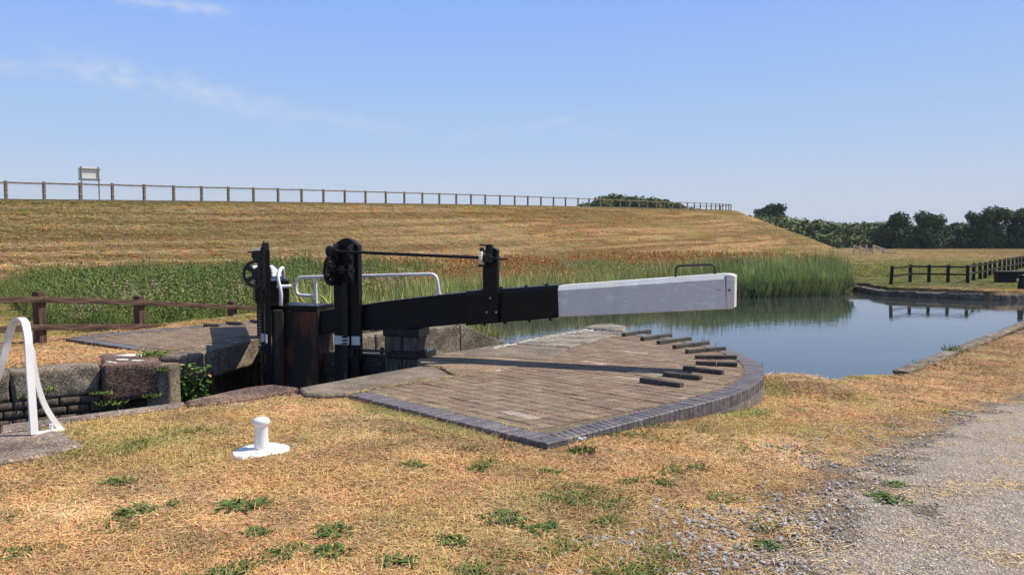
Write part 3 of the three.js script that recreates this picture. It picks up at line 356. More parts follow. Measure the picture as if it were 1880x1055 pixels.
  for (const [p, q] of ribs) { const A = G(p[0], p[1], 0.0), B = G(q[0], q[1], 0.0); const grp = new THREE.Group(); grp.name = 'foot_rib'; const k = plat.children.filter((c) => c.name.startsWith('foot_rib')).length; if (k) grp.name += '_' + String(k).padStart(3, '0'); plat.add(grp);
    const d = [B[0] - A[0], B[1] - A[1]], l = Math.hypot(...d), n = [-d[1] / l * 0.036, d[0] / l * 0.036]; for (const [s, e] of [[0, 0.49], [0.51, 1]]) { const wob = (r() - 0.5) * 0.006, P = (t, k2) => [A[0] + d[0] * t + n[0] * k2, A[1] + d[1] * t + n[1] * k2 + wob]; part('brick', block([P(s, -1), P(e, -1), P(e, 1), P(s, 1)], 0.052 + 0.004 * r(), -0.02, 0.006), M.ribBrick ??= std({ color: C(0.15, 0.135, 0.115), map: withRep(T.brick, 3), bumpMap: withRep(T.stoneB, 3), bumpScale: 0.005, roughness: 0.85 }), grp); } }
}
// ---------------------------------------------------------------- the near lock wall and its worn slabs
{
  const w = thing('lock_wall', 'near lock side of worn stone slabs and patched concrete beside the brick platform', 'lock wall', null, 'structure');
  const px = (l, h = 0.003) => l.map(([x, y]) => G(x, y, h));
  // the face of the quay going down into the water
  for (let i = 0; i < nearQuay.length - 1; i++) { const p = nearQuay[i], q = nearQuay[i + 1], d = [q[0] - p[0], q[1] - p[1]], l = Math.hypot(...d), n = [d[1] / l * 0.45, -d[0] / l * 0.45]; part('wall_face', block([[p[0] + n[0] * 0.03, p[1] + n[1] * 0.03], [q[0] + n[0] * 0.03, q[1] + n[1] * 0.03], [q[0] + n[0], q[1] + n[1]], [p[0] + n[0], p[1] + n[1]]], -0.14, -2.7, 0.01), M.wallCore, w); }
  for (const [p, m] of quaySlabs) part('slab', block(p, (x, z) => 0.004 + 0.012 * (fbm(x * 3, z * 3, 4, 2) - 0.5), -0.25, 0.018), M[m], w);
  part('slab', block(px([[549, 712], [655, 691], [772, 671], [800, 672], [832, 690], [700, 705.5], [636, 722], [590, 724], [560, 722]]), (x, z) => 0.002 + 0.01 * (fbm(x * 3, z * 3, 4, 2) - 0.5), -0.3, 0.02), M.concrete, w);
  part('slab', block(px([[778, 669], [765, 659], [790, 652], [905, 655], [1010, 662], [954, 672], [836, 689], [806, 671]]), (x, z) => 0.004 + 0.008 * (fbm(x * 3, z * 3, 6, 2) - 0.5), -0.3, 0.012), M.ironstain, w);
  part('slab', block(px([[793, 651], [850, 643], [905, 634], [930, 630], [1043, 638], [1012, 661], [906, 653.5]]), (x, z) => 0.001 + 0.008 * (fbm(x * 3, z * 3, 8, 2) - 0.5), -0.3, 0.01), M.concrete, w);
  part('slab', block(px([[934, 629], [1000, 616], [1068, 604], [1100, 607], [1142, 611], [1044, 637]]), (x, z) => 0.006 + 0.014 * (fbm(x * 4, z * 4, 8, 2) - 0.5), -0.3, 0.014), M.greycrete, w);
  part('coping_stone', block(px([[1070, 603], [1096, 597], [1122, 596], [1150, 601], [1146, 610], [1102, 606]]), 0.03, -0.3, 0.02), M.greycrete, w);
  const r = rng(5); // flaking white paint along the water's edge
  for (const [a, b, n] of [[[906, 634], [1000, 615.5], 13], [[1000, 616], [1068, 604], 7], [[1072, 602], [1140, 598], 9]]) for (let i = 0; i < n; i++) { const t = (i + 0.2 + r() * 0.6) / n, c = G(mix(a[0], b[0], t), mix(a[1], b[1], t) + 1.2 + r() * 3, 0.02), s = 0.03 + 0.10 * r() * r(), o = []; for (let k = 0; k < 9; k++) { const an = k / 9 * 6.283, rr = s * (0.6 + 0.7 * r()); o.push([c[0] + Math.cos(an) * rr * U[0] * 1.2 - Math.sin(an) * rr * 0.45 * N[0], c[1] + Math.cos(an) * rr * U[1] * 1.2 - Math.sin(an) * rr * 0.45 * N[1]]); } part('paint_flake', block(o, i > 19 ? 0.034 : 0.013, -0.01, 0.002), M.white, w); }
}

// ---------------------------------------------------------------- lock gates
const EX = new THREE.Vector3(0.951, 0, 0.309), EZ = new THREE.Vector3(-0.309, 0, 0.951), EO = new THREE.Vector3(0, H, 0).sub(V(PIV[0], 0, PIV[1]));
function gp(px, py, zl = 0) { const [x, y, z] = ray(px, py), d = new THREE.Vector3(x, y, -z), o = new THREE.Vector3(EO.dot(EX), EO.y, EO.dot(EZ)), e = new THREE.Vector3(d.dot(EX), d.y, d.dot(EZ)); return o.addScaledVector(e, (zl - o.z) / e.z); }
function prism(pts, z0, z1, c = 0.01) { // outline in x, y pushed from z0 to z1
  const s = new THREE.Shape(pts.map((p) => new THREE.Vector2(p.x ?? p[0], p.y ?? p[1]))); const g = new THREE.ExtrudeGeometry(s, { depth: Math.max(0.001, z1 - z0 - 2 * c), bevelEnabled: c > 0, bevelThickness: c, bevelSize: c, bevelOffset: -c, bevelSegments: 2, curveSegments: 10 }); g.translate(0, 0, z0 + c); return boxUV(g);
}
const bx = (x0, x1, y0, y1, z0, z1, c = 0.006) => { const g = cbox(x1 - x0, y1 - y0, z1 - z0, c); g.translate((x0 + x1) / 2, (y0 + y1) / 2, (z0 + z1) / 2); return boxUV(g); };
function gearGeo(r, teeth, thick, hub, spokes) { // axis along x
  const s = new THREE.Shape(), n = teeth * 4; for (let i = 0; i < n; i++) { const q = i % 4, rr = q === 1 || q === 2 ? r : r * 0.9, a = (i + (q === 1 ? 0.25 : q === 2 ? -0.25 : 0)) / n * Math.PI * 2; i ? s.lineTo(Math.cos(a) * rr, Math.sin(a) * rr) : s.moveTo(Math.cos(a) * rr, Math.sin(a) * rr); } s.closePath();
  if (spokes) for (let k = 0; k < spokes; k++) { const h = new THREE.Path(), a0 = k / spokes * 6.2832 + 0.22, a1 = (k + 1) / spokes * 6.2832 - 0.22, ro = r * 0.76, ri = r * 0.34; h.absarc(0, 0, ro, a0, a1, false); h.absarc(0, 0, ri, a1 - 0.08, a0 + 0.08, true); h.closePath(); s.holes.push(h); }
  const g = new THREE.ExtrudeGeometry(s, { depth: thick, bevelEnabled: true, bevelThickness: 0.004, bevelSize: 0.003, bevelSegments: 1, curveSegments: 8 }); g.translate(0, 0, -thick / 2); g.rotateY(Math.PI / 2); return clean(g);
}
// paddle post with its rack and pinion; s = +1 when the gear stands on the local +z face
function paddleGear(gate, xc, s, zf, top, th = 0.11) {
  const f = (g) => { if (s < 0) { g.scale(1, 1, -1); const p = g.attributes.position.array, n = g.attributes.normal?.array, u = g.attributes.uv?.array; for (let i = 0; i < p.length; i += 9) for (let k = 0; k < 3; k++) { [p[i + 3 + k], p[i + 6 + k]] = [p[i + 6 + k], p[i + 3 + k]]; if (n) [n[i + 3 + k], n[i + 6 + k]] = [n[i + 6 + k], n[i + 3 + k]]; } if (u) for (let i = 0; i < u.length; i += 6) for (let k = 0; k < 2; k++) [u[i + 2 + k], u[i + 4 + k]] = [u[i + 4 + k], u[i + 2 + k]]; g.computeVertexNormals(); } return g; };
  const w = 0.19, z0 = zf, z1 = zf + th, pts = [[xc - w, -1.9], [xc + w, -1.9], [xc + w, top - 0.10]]; for (let i = 1; i < 9; i++) pts.push([xc + w - 2 * w * i / 9, top - 0.10 + 0.10 * Math.sin(Math.PI * i / 9)]); pts.push([xc - w, top - 0.10]);
  part('paddle_post', f(prism(pts, z0, z1, 0.012)), M.black, gate);
  for (const [b0, b1] of [[xc - w - 0.004, xc - 0.055], [xc + 0.075, xc + w + 0.004]]) part('white_band', f(bx(b0, b1, 0.155, 0.275, z1 - 0.02, z1 + 0.004, 0.002)), M.white, gate);
  const rk = part('rack', f(bx(xc - 0.03, xc + 0.045, -0.35, 1.0, z1 + 0.01, z1 + 0.055, 0.004)), M.iron, gate);
  const teeth = []; for (let y = 0.05; y < 0.98; y += 0.043) teeth.push(prism([[0.05, -0.012], [0.085, -0.006], [0.085, 0.006], [0.05, 0.012]], xc - 0.03, xc + 0.045, 0.001).rotateY(-Math.PI / 2).applyMatrix4(new THREE.Matrix4().makeTranslation(0, y, z1)).applyMatrix4(new THREE.Matrix4())); 
  const tg = merge(teeth); { tg.computeBoundingBox(); const b = tg.boundingBox; tg.translate(xc + 0.0075 - (b.min.x + b.max.x) / 2, 0, z1 + 0.07 - (b.min.z + b.max.z) / 2); } part('teeth', f(tg), M.iron, rk);
  part('rack_band', f(bx(xc - 0.034, xc + 0.049, 0.16, 0.272, z1 + 0.012, z1 + 0.058, 0.002)), M.white, rk);
  part('rack_rod', f(cyl(0.022, 0.022, 1.3, [xc + 0.01, -0.85, z1 + 0.045])), M.oldIron, rk);
  part('rack_guide', f(merge([bx(xc - 0.06, xc + 0.12, 0.0, 0.11, z1 - 0.01, z1 + 0.035, 0.006), bx(xc - 0.07, xc + 0.07, 0.05, 0.085, z1 + 0.03, z1 + 0.075, 0.004)])), M.iron, gate);
  const zg = z1 + 0.10, yg = top - 0.43, yp = top - 0.175, xg = xc - 0.155;
  const gw = part('gear_wheel', f(gearGeo(0.205, 36, 0.045, 0.05, 5).translate(xg, yg, zg)), M.iron, gate);
  part('hub', f(merge([cyl(0.055, 0.055, 0.1, [xg, yg, zg], 'x'), cyl(0.024, 0.024, 0.36, [xg + 0.15, yg, zg], 'x'), gearGeo(0.062, 9, 0.09, 0, 0).translate(xc + 0.008, yg, zg)])), M.iron, gw);
  part('pinion', f(merge([gearGeo(0.068, 11, 0.075, 0, 0).translate(xg, yp, zg), cyl(0.075, 0.075, 0.014, [xg - 0.045, yp, zg], 'x', 18), cyl(0.032, 0.032, 0.06, [xg + 0.06, yp, zg], 'x')])), M.iron, gate);
  for (const [k, xb, wd] of [[0, xg + 0.058, 0.022], [1, xc + 0.12, 0.03]]) { const o = [[z1 - 0.005, yg - 0.2], [z1 + 0.03, yg - 0.2], [zg + 0.045, yg - 0.07], [zg + 0.05, yg + 0.05], [z1 + 0.06, yg + 0.1], [zg + 0.04, yp - 0.06], [zg + 0.045, yp + 0.05], [z1 + 0.03, yp + 0.1], [z1 - 0.005, yp + 0.11]]; const g = prism(o.map(([z, y]) => [-z, y]).reverse(), xb - wd / 2, xb + wd / 2, 0.003); g.rotateY(Math.PI / 2); g.applyMatrix4(new THREE.Matrix4().makeScale(1, 1, 1)); g.computeBoundingBox(); const b = g.boundingBox; g.translate(xb - (b.min.x + b.max.x) / 2, 0, (z1 - 0.005 + zg + 0.05) / 2 - (b.min.z + b.max.z) / 2); part('bracket', f(g), M.iron, gate);
    part('bolt', f(cyl(0.016, 0.014, 0.02, [xb + (k ? -0.045 : -0.075), yp + 0.085, z1 + 0.008], 'z', 6)), M.oldIron, gate); }
  return { zg: s * zg, yp, yg, xg };
}
const R = (a) => a * Math.PI / 180;
{
  const gate = thing('lock_gate', 'black lock gate nearest the path, its white ended beam over the brick paving', 'lock gate');
  gate.position.copy(V(PIV[0], 0, PIV[1])); gate.rotation.y = R(-18);
  const zb = -0.34;
  const top = [[583, 571], [640, 562.5], [700, 554], [760, 546.5], [810, 541], [855, 536.5]], bot = [[855, 594], [740, 604.5], [660, 607.5], [583, 613]];
  part('beam', prism([...top, ...bot].map((p) => gp(...p)).reverse(), zb + 0.02, 0, 0.014), M.black, gate);
  const timber = (l, r, z0, z1, c) => { // squared timber with its upper arrises planed off; l and r are [x top, y top, x bottom, y bottom]
    const sec = ([xt, yt, xb, yb]) => { const P = (z, y) => new THREE.Vector3(mix(xb, xt, clamp((y - yb) / (yt - yb))), y, z); return [P(z0 + 0.012, yb), P(z1 - 0.012, yb), P(z1, yb + 0.012), P(z1, yt - c), P(z1 - c * 0.9, yt), P(z0 + c * 0.4, yt), P(z0, yt - c * 0.4), P(z0, yb + 0.012)]; }, A = sec(l), B = sec(r), pos = [], put = (...v) => v.forEach((p) => pos.push(p.x, p.y, p.z)); const n = A.length; for (let i = 0; i < n; i++) { const j = (i + 1) % n; put(A[i], B[j], B[i], A[i], A[j], B[j]); } for (let i = 1; i < n - 1; i++) { put(A[0], A[i + 1], A[i]); put(B[0], B[i], B[i + 1]); } for (let i = 0; i < pos.length; i += 9) for (let k = 3; k < 6; k++) { [pos[i + k], pos[i + k + 3]] = [pos[i + k + 3], pos[i + k]]; } const g = new THREE.BufferGeometry(); g.setAttribute('position', new THREE.Float32BufferAttribute(pos, 3)); return boxUV(g); };
  const cut = (x, yt, yb) => { const a = gp(x, yt), b = gp(x + 2, yb); return [a.x, a.y, b.x, b.y]; };
  part('beam_sleeve', timber(cut(855, 534.5, 597), cut(1023, 523.5, 582.5), zb - 0.005, 0.02, 0.05), M.black, gate);
  part('white_beam_end', timber(cut(1024, 524.5, 582), cut(1331.5, 502.5, 567.5), zb, 0.002, 0.06), M.white, gate);
  const e0 = gp(1333.5, 503), e1 = gp(1333.5, 567.5); const cap = prism([[e0.x, e0.y], [e0.x + 0.06, e0.y - 0.004], [e0.x + 0.105, e0.y - 0.02], [e0.x + 0.105, e1.y + 0.02], [e0.x + 0.06, e1.y], [e0.x, e1.y]].reverse(), zb + 0.004, -0.002, 0.02); part('end_cap', cap, M.white, gate);
  part('bolt', cyl(0.013, 0.013, 0.012, [e0.x + 0.04, (e0.y + e1.y) / 2 + 0.02, 0.0], 'z', 8), M.iron, gate); part('nail', bx(e0.x - 0.10, e0.x - 0.05, (e0.y + e1.y) / 2 + 0.018, (e0.y + e1.y) / 2 + 0.024, -0.004, 0.0035, 0.001), M.iron, gate);
  for (const [x, y] of [[881, 534], [917, 530.5], [963, 527.5], [1001, 524.5]]) { const p = gp(x, y, -0.09); part('bolt', cyl(0.03, 0.022, 0.03, [p.x, p.y + 0.012, -0.16], 'y', 8), M.iron, gate); }
  for (const [x, y] of [[888, 595], [926, 591.5], [971, 588], [1009, 585.5]]) { const p = gp(x, y, -0.03); part('bolt', cyl(0.022, 0.022, 0.035, [p.x, p.y - 0.005, -0.06], 'y', 8), M.iron, gate); }
  part('seam_plate', merge([bx(gp(712, 560).x, gp(716, 560).x, gp(714, 600).y, gp(714, 553).y - 0.004, -0.01, 0.004, 0.001)]), M.black, gate);
  // upright that carries the outer bearing
  const u0 = gp(887, 588, 0.09), u1 = gp(914, 455, 0.09); const up = part('bearing_post', prism([[u0.x, u0.y], [u1.x, u0.y], [u1.x, u1.y - 0.03], [u1.x - 0.03, u1.y], [u0.x + 0.075, u1.y], [u0.x, u1.y - 0.04]], 0.02, 0.11, 0.01), M.black, gate);
  for (const [x, y] of [[900, 547], [893.5, 573], [911, 573]]) { const p = gp(x, y, 0.112); part('bolt', cyl(0.014, 0.014, 0.014, [p.x, p.y, 0.113], 'z', 6), M.signPost, up); }
  // gear, shaft
  const xc = gp(638, 560, 0.08).x, G0 = paddleGear(gate, xc, 1, 0.012, gp(638, 437, 0.08).y);
  const end = gp(930, 475, G0.zg), sh = [new THREE.Vector3(G0.xg, G0.yp, G0.zg), new THREE.Vector3(end.x - 0.1, end.y + 0.004, G0.zg)];
  const shaft = part('shaft', merge([pipe(sh, 0.021, 12), cyl(0.03, 0.03, 0.05, [G0.xg + 0.27, mix(sh[0].y, sh[1].y, 0.27 / (sh[1].x - sh[0].x)), G0.zg], 'x')]), M.iron, gate);
  const sp = new THREE.CylinderGeometry(0.011, 0.018, 0.12, 4); sp.rotateZ(-Math.PI / 2); sp.translate(end.x - 0.045, end.y, G0.zg); part('shaft_spindle', clean(sp), M.oldIron, shaft);
  const q = gp(888, 467, G0.zg), yb = mix(sh[0].y, sh[1].y, (q.x - sh[0].x) / (sh[1].x - sh[0].x));
  part('bearing', merge([bx(q.x + 0.015, q.x + 0.085, yb - 0.06, yb + 0.05, 0.1, G0.zg + 0.05, 0.015), cyl(0.05, 0.05, 0.1, [q.x + 0.05, yb, G0.zg], 'x'), bx(q.x + 0.0, q.x + 0.09, yb + 0.045, yb + 0.15, 0.09, 0.16, 0.008), bx(q.x - 0.07, q.x + 0.09, yb + 0.15, yb + 0.17, 0.1, 0.2, 0.004)]), M.iron, gate);
  const rw = part('ratchet_wheel', gearGeo(0.088, 14, 0.03, 0, 0).translate(q.x - 0.02, yb, G0.zg), M.cream, gate); part('pawl', bx(q.x - 0.045, q.x - 0.0, yb + 0.06, yb + 0.13, G0.zg - 0.03, G0.zg + 0.03, 0.008), M.iron, gate); part('stop', bx(q.x - 0.07, q.x + 0.015, yb - 0.115, yb - 0.085, G0.zg - 0.03, G0.zg + 0.02, 0.006), M.iron, gate);
  // white handrail behind the beam
  const zr = -0.3, hp = (x, y) => gp(x, y, zr); const rail = roundedPath([hp(578, 543), hp(542, 541.5), hp(543, 509), hp(700, 505.5), hp(801, 502.5), hp(806, 541)], 0.10, 6); const rl = part('handrail', pipe(rail, 0.0235, 12), M.tubeWhite, gate);
  part('rail_post', pipe(roundedPath([hp(576, 508.5), hp(578.5, 515), hp(580.5, 571)], 0.03), 0.023, 12), M.tubeWhite, rl);
  for (const [x, y] of [[806, 542.5], [580.5, 570]]) { const p = hp(x, y); part('flange', merge([cyl(0.07, 0.06, 0.014, [p.x, p.y + 0.004, zr], 'y', 14), cyl(0.03, 0.03, 0.03, [p.x, p.y + 0.02, zr], 'y', 12)]), M.tubeWhite, rl); }
  // iron grab handle on the white end
  const hz = -0.17, hh = (x, y) => gp(x, y, hz); part('grab_handle', pipe(roundedPath([hh(1241, 512), hh(1241, 488), hh(1313, 485), hh(1313, 506)], 0.06, 5), 0.0165, 10), M.oldIron, gate);
  // meeting post sheathed in rusty plate with a black capping
  const m0 = gp(509, 566, 0.05), m1 = gp(583.5, 566, 0.05); part('rusty_plate', bx(m0.x, m1.x, -2, gp(550, 569, 0.05).y, -0.36, 0.05, 0.012), M.rust, gate);
  part('capping', bx(gp(491, 560).x, gp(585, 560).x, gp(540, 571, 0.06).y + 0.002, gp(540, 560.5, 0.06).y, -0.42, 0.065, 0.01), M.black, gate);
  for (const [x, y] of [[578, 664], [532, 571]]) { const p = gp(x, y, 0.052); part('bolt', cyl(0.022, 0.02, 0.02, [p.x, p.y, 0.055], 'z', 8), M.oldIron, gate); }
  // leaf of the gate: planking with a pale top rail
  const x0 = m1.x + 0.002, x1 = 0.02, yt = gp(650, 650, -0.12).y; for (let i = 0; i < 7; i++) part('plank', bx(mix(x0, x1, i / 7) + 0.003, mix(x0, x1, (i + 1) / 7) - 0.003, -2.1, yt - 0.03, -0.22, -0.125, 0.008), M.greyOakV, gate);
  part('walkway', bx(x0, x1, yt - 0.026, yt + 0.006, -0.46, -0.105, 0.006), M.greyOak, gate);
  for (const [y0, y1] of [[yt - 0.33, yt - 0.1], [yt - 1.1, yt - 0.9]]) part('cross_rail', bx(x0, x1, y0, y1, -0.122, -0.075, 0.01), M.oak, gate);
  for (const x of [612, 652, 697]) { const p = gp(x, 668, -0.075); part('bolt', cyl(0.03, 0.028, 0.014, [p.x, p.y, -0.07], 'z', 8), M.oldIron, gate); }
  // heel post standing in the quoin, strapped with iron
  const a0 = gp(705, 640, 0).x, a1 = gp(771, 640, 0).x, am = mix(a0, a1, 0.47), yh0 = gp(740, 603, 0).y; part('heel_post', merge([bx(a0, am - 0.003, -2, yh0, -0.33, 0.0, 0.02), bx(am + 0.003, a1 - 0.03, -2, yh0, -0.33, -0.005, 0.03)]), M.greyOakV, gate);
  part('iron_strap', merge([bx(a0 - 0.015, a1 - 0.01, yh0 - 0.11, yh0 - 0.0, -0.35, 0.018, 0.012), bx(a0 + 0.05, a1 + 0.09, -0.02, 0.09, -0.36, 0.03, 0.02)]), M.iron, gate);
  part('collar_pin', merge([pipe([gp(665, 643, 0.06), gp(718, 645, 0.06)], 0.02, 8), cyl(0.045, 0.045, 0.03, gp(701, 643, 0.06).toArray(), 'x', 12)]), M.oldIron, gate);
}
const FQ = [-3.9, 14.2];
{ // the far leaf, seen end on
  const gate = thing('lock_gate', 'black far lock gate seen end on with gear wheel and white tipped beam pointing away', 'lock gate');
  gate.position.copy(V(FQ[0], 0, FQ[1])); gate.rotation.y = R(108.7);
  const beamSide = (x0, x1, t0, t1, h0, h1, z0 = -0.3) => prism([[x0, t0 - h0], [x1, t1 - h1], [x1, t1], [x0, t0]], z0, 0.17, 0.014);
  part('beam', beamSide(-1.72, -0.95, 0.99, 1.02, 0.31, 0.33), M.black, gate);
  part('white_beam_end', beamSide(-0.95, 1.7, 1.022, 1.10, 0.33, 0.38, -0.2), M.white, gate);
  const G1 = paddleGear(gate, -1.95, -1, 0.115, 1.54, 0.07);
  part('near_bracket', merge([bx(-2.20, -2.17, 0.9, 1.53, -0.225, -0.18, 0.006), bx(-2.19, -2.17, 1.3, 1.56, -0.205, -0.185, 0.003)]), M.iron, gate);
  part('pawl', merge([bx(-2.2, -2.17, 1.43, 1.465, -0.37, -0.24, 0.01)]), M.cream, gate); part('pawl_tip', bx(-2.2, -2.18, 1.40, 1.42, -0.41, -0.34, 0.004), M.iron, gate);
  // rail at the meeting end
  const rp = (x, y, z) => new THREE.Vector3(x, y, z); const rl = part('handrail', pipe(roundedPath([rp(-2.0, 0.66, 0.03), rp(-2.02, 0.85, 0.035), rp(-1.98, 1.06, -0.01), rp(-1.9, 1.16, 0.04), rp(-1.5, 1.17, 0.1), rp(-1.35, 0.99, 0.12)], 0.07, 5), 0.026, 12), M.tubeWhite, gate); part('flange', merge([cyl(0.024, 0.024, 0.2, [-1.99, 0.925, 0.11], 'z', 10).translate(0, 0, -0.03)]), M.tubeWhite, rl);
  part('meeting_post', bx(-2.13, -1.80, -2, 0.60, -0.085, 0.06, 0.02), M.oakV, gate);
  for (let i = 0; i < 7; i++) part('plank', bx(-1.9 + i * 0.27 + 0.003, -1.9 + (i + 1) * 0.27 - 0.003, -2.1, -0.02, -0.02, 0.08, 0.008), M.greyOakV, gate);
  part('walkway', bx(-1.9, 0, -0.018, 0.02, -0.05, 0.4, 0.006), M.greyOak, gate);
  part('heel_post', bx(-0.12, 0.2, -2, 0.72, -0.2, 0.14, 0.03), M.oakV, gate);
}

// ---------------------------------------------------------------- the far lock side
function stoneAlong(parent, name, p, q, depth, top, height, mat, seed, amp = 0.014, gap = 0.008) {
  const d = [q[0] - p[0], q[1] - p[1]], l = Math.hypot(...d), g = roughBox(l - gap, height, depth, seed, amp); g.translate(0, -height / 2, -depth / 2); g.rotateY(Math.atan2(d[1], d[0])); g.translate((p[0] + q[0]) / 2, top, -(p[1] + q[1]) / 2); g.computeVertexNormals && 0; return part(name, g, mat, parent);
}
{
  const w = thing('lock_wall', 'far lock side of big weathered coping stones over dark brick courses beyond the gate', 'lock wall', null, 'structure');
  const L0 = G(-60, 690), L1 = G(184, 671), B0 = G(187, 674), B1 = G(298, 667);
  const L9 = [mix(L0[0], -13, 0.22), mix(L0[1], 3.6, 0.22)], L8 = [mix(L0[0], -13, 0.45), mix(L0[1], 3.6, 0.45)]; stoneAlong(w, 'coping_stone', L8, L9, 0.5, 0, 0.36, M.stone, 29, 0.018); stoneAlong(w, 'coping_stone', L9, L0, 0.5, 0, 0.36, M.stone, 30, 0.018); stoneAlong(w, 'coping_stone', L0, G(18, 684), 0.5, -0.0, 0.36, M.stone, 31, 0.018); stoneAlong(w, 'coping_stone', G(18, 684), L1, 0.5, 0.0, 0.36, M.stone, 33, 0.018);
  stoneAlong(w, 'coping_stone', B0, B1, 1.25, 0.012, 0.45, M.sandstone, 35, 0.02);
  stoneAlong(w, 'groove_stone', G(309, 668, 0.0), G(331, 662, 0.0), 0.55, -0.02, 0.72, M.stone, 37, 0.008);
  stoneAlong(w, 'coping_stone', G(333, 655), G(402, 640), 0.5, -0.01, 0.4, M.stone, 39, 0.016); stoneAlong(w, 'coping_stone', G(402, 640), G(474, 621), 0.5, -0.005, 0.4, M.stone, 41, 0.016); stoneAlong(w, 'coping_stone', G(474, 621), [-3.4, 14.75], 0.5, -0.005, 0.4, M.stone, 43, 0.016);
  // dark wall down to the water
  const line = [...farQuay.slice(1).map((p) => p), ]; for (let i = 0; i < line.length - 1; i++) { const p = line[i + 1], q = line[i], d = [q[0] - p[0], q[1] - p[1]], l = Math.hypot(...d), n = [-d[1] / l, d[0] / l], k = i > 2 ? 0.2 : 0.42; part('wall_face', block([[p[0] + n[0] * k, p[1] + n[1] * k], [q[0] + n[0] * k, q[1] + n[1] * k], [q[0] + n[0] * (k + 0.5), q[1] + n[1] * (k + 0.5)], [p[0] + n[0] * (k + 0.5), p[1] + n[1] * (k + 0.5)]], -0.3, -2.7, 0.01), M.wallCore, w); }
  // brick courses under the long coping
  const r = rng(21); for (let c = 0; c < 7; c++) { const d = [B1[0] - L0[0], B1[1] - L0[1]]; const dir = [L1[0] - L0[0], L1[1] - L0[1]], l = Math.hypot(...dir); let t = -(c % 2) * 0.12; while (t < l + 0.5) { const len = 0.2 + 0.06 * r(), P = (s) => [L0[0] + dir[0] / l * s, L0[1] + dir[1] / l * s]; stoneAlong(w, 'brick', P(t), P(t + len), 0.14, -0.365 - c * 0.105 + 0.004 * r(), 0.094, M.wallBrick, 50 + Math.floor(r() * 40), 0.006, 0.012); t += len; } }
  // white splashes on the big stone
  for (const [x, y, s] of [[240, 651, 0.2], [222, 659, 0.09], [252, 660.5, 0.11], [205, 664, 0.05], [199, 663, 0.04]]) { const c = G(x, y, 0.02), o = []; for (let k = 0; k < 9; k++) { const a = k / 9 * 6.283, q = s * (0.6 + 0.6 * r()); o.push([c[0] + Math.cos(a) * q, c[1] + Math.sin(a) * q * 0.7]); } part('lime_patch', block(o, 0.019, 0.0, 0.002), M.cream, w); }
}
{ // wing wall of the far side, stepping down to the pool
  const w = thing('wing_wall', 'grey stone wing wall sloping down into the pool behind the balance beam', 'wall', null, 'structure');
  const solve = (px) => { let lo = -3, hi = 6; for (let i = 0; i < 40; i++) { const m = (lo + hi) / 2, [X, Z] = fromAB(m, 2.63); (CX + F * X / Z < px) ? (lo = m) : (hi = m); } return lo; };
  const js = [575, 688, 772, 845].map(solve); for (let i = 0; i < 3; i++) stoneAlong(w, 'stone_block', fromAB(js[i], 2.63), fromAB(js[i + 1], 2.63), 0.5, 0.0 + (i === 2 ? 0.01 : -0.015 * i), 0.62, M.stone, 61 + i, 0.012);
  for (let i = 0; i < 3; i++) stoneAlong(w, 'stone_block', fromAB(js[i] + 0.3, 2.64), fromAB(js[i + 1] + 0.3, 2.64), 0.5, -0.625, 1.2, M.stone, 66 + i, 0.012);
  const a0 = js[3], a1 = solve(918) + 0.25, s = prism([[a0, -1.7], [a1 + 0.5, -1.7], [a1 + 0.4, -0.62], [a0 + 0.05, 0.01], [a0, 0.01]], -0.5, 0, 0.012); s.rotateY(Math.atan2(U[1], U[0])); const o = fromAB(0, 2.63); s.translate(o[0], 0, -o[1]); part('stone_block', boxUV(s), M.stone, w);
}
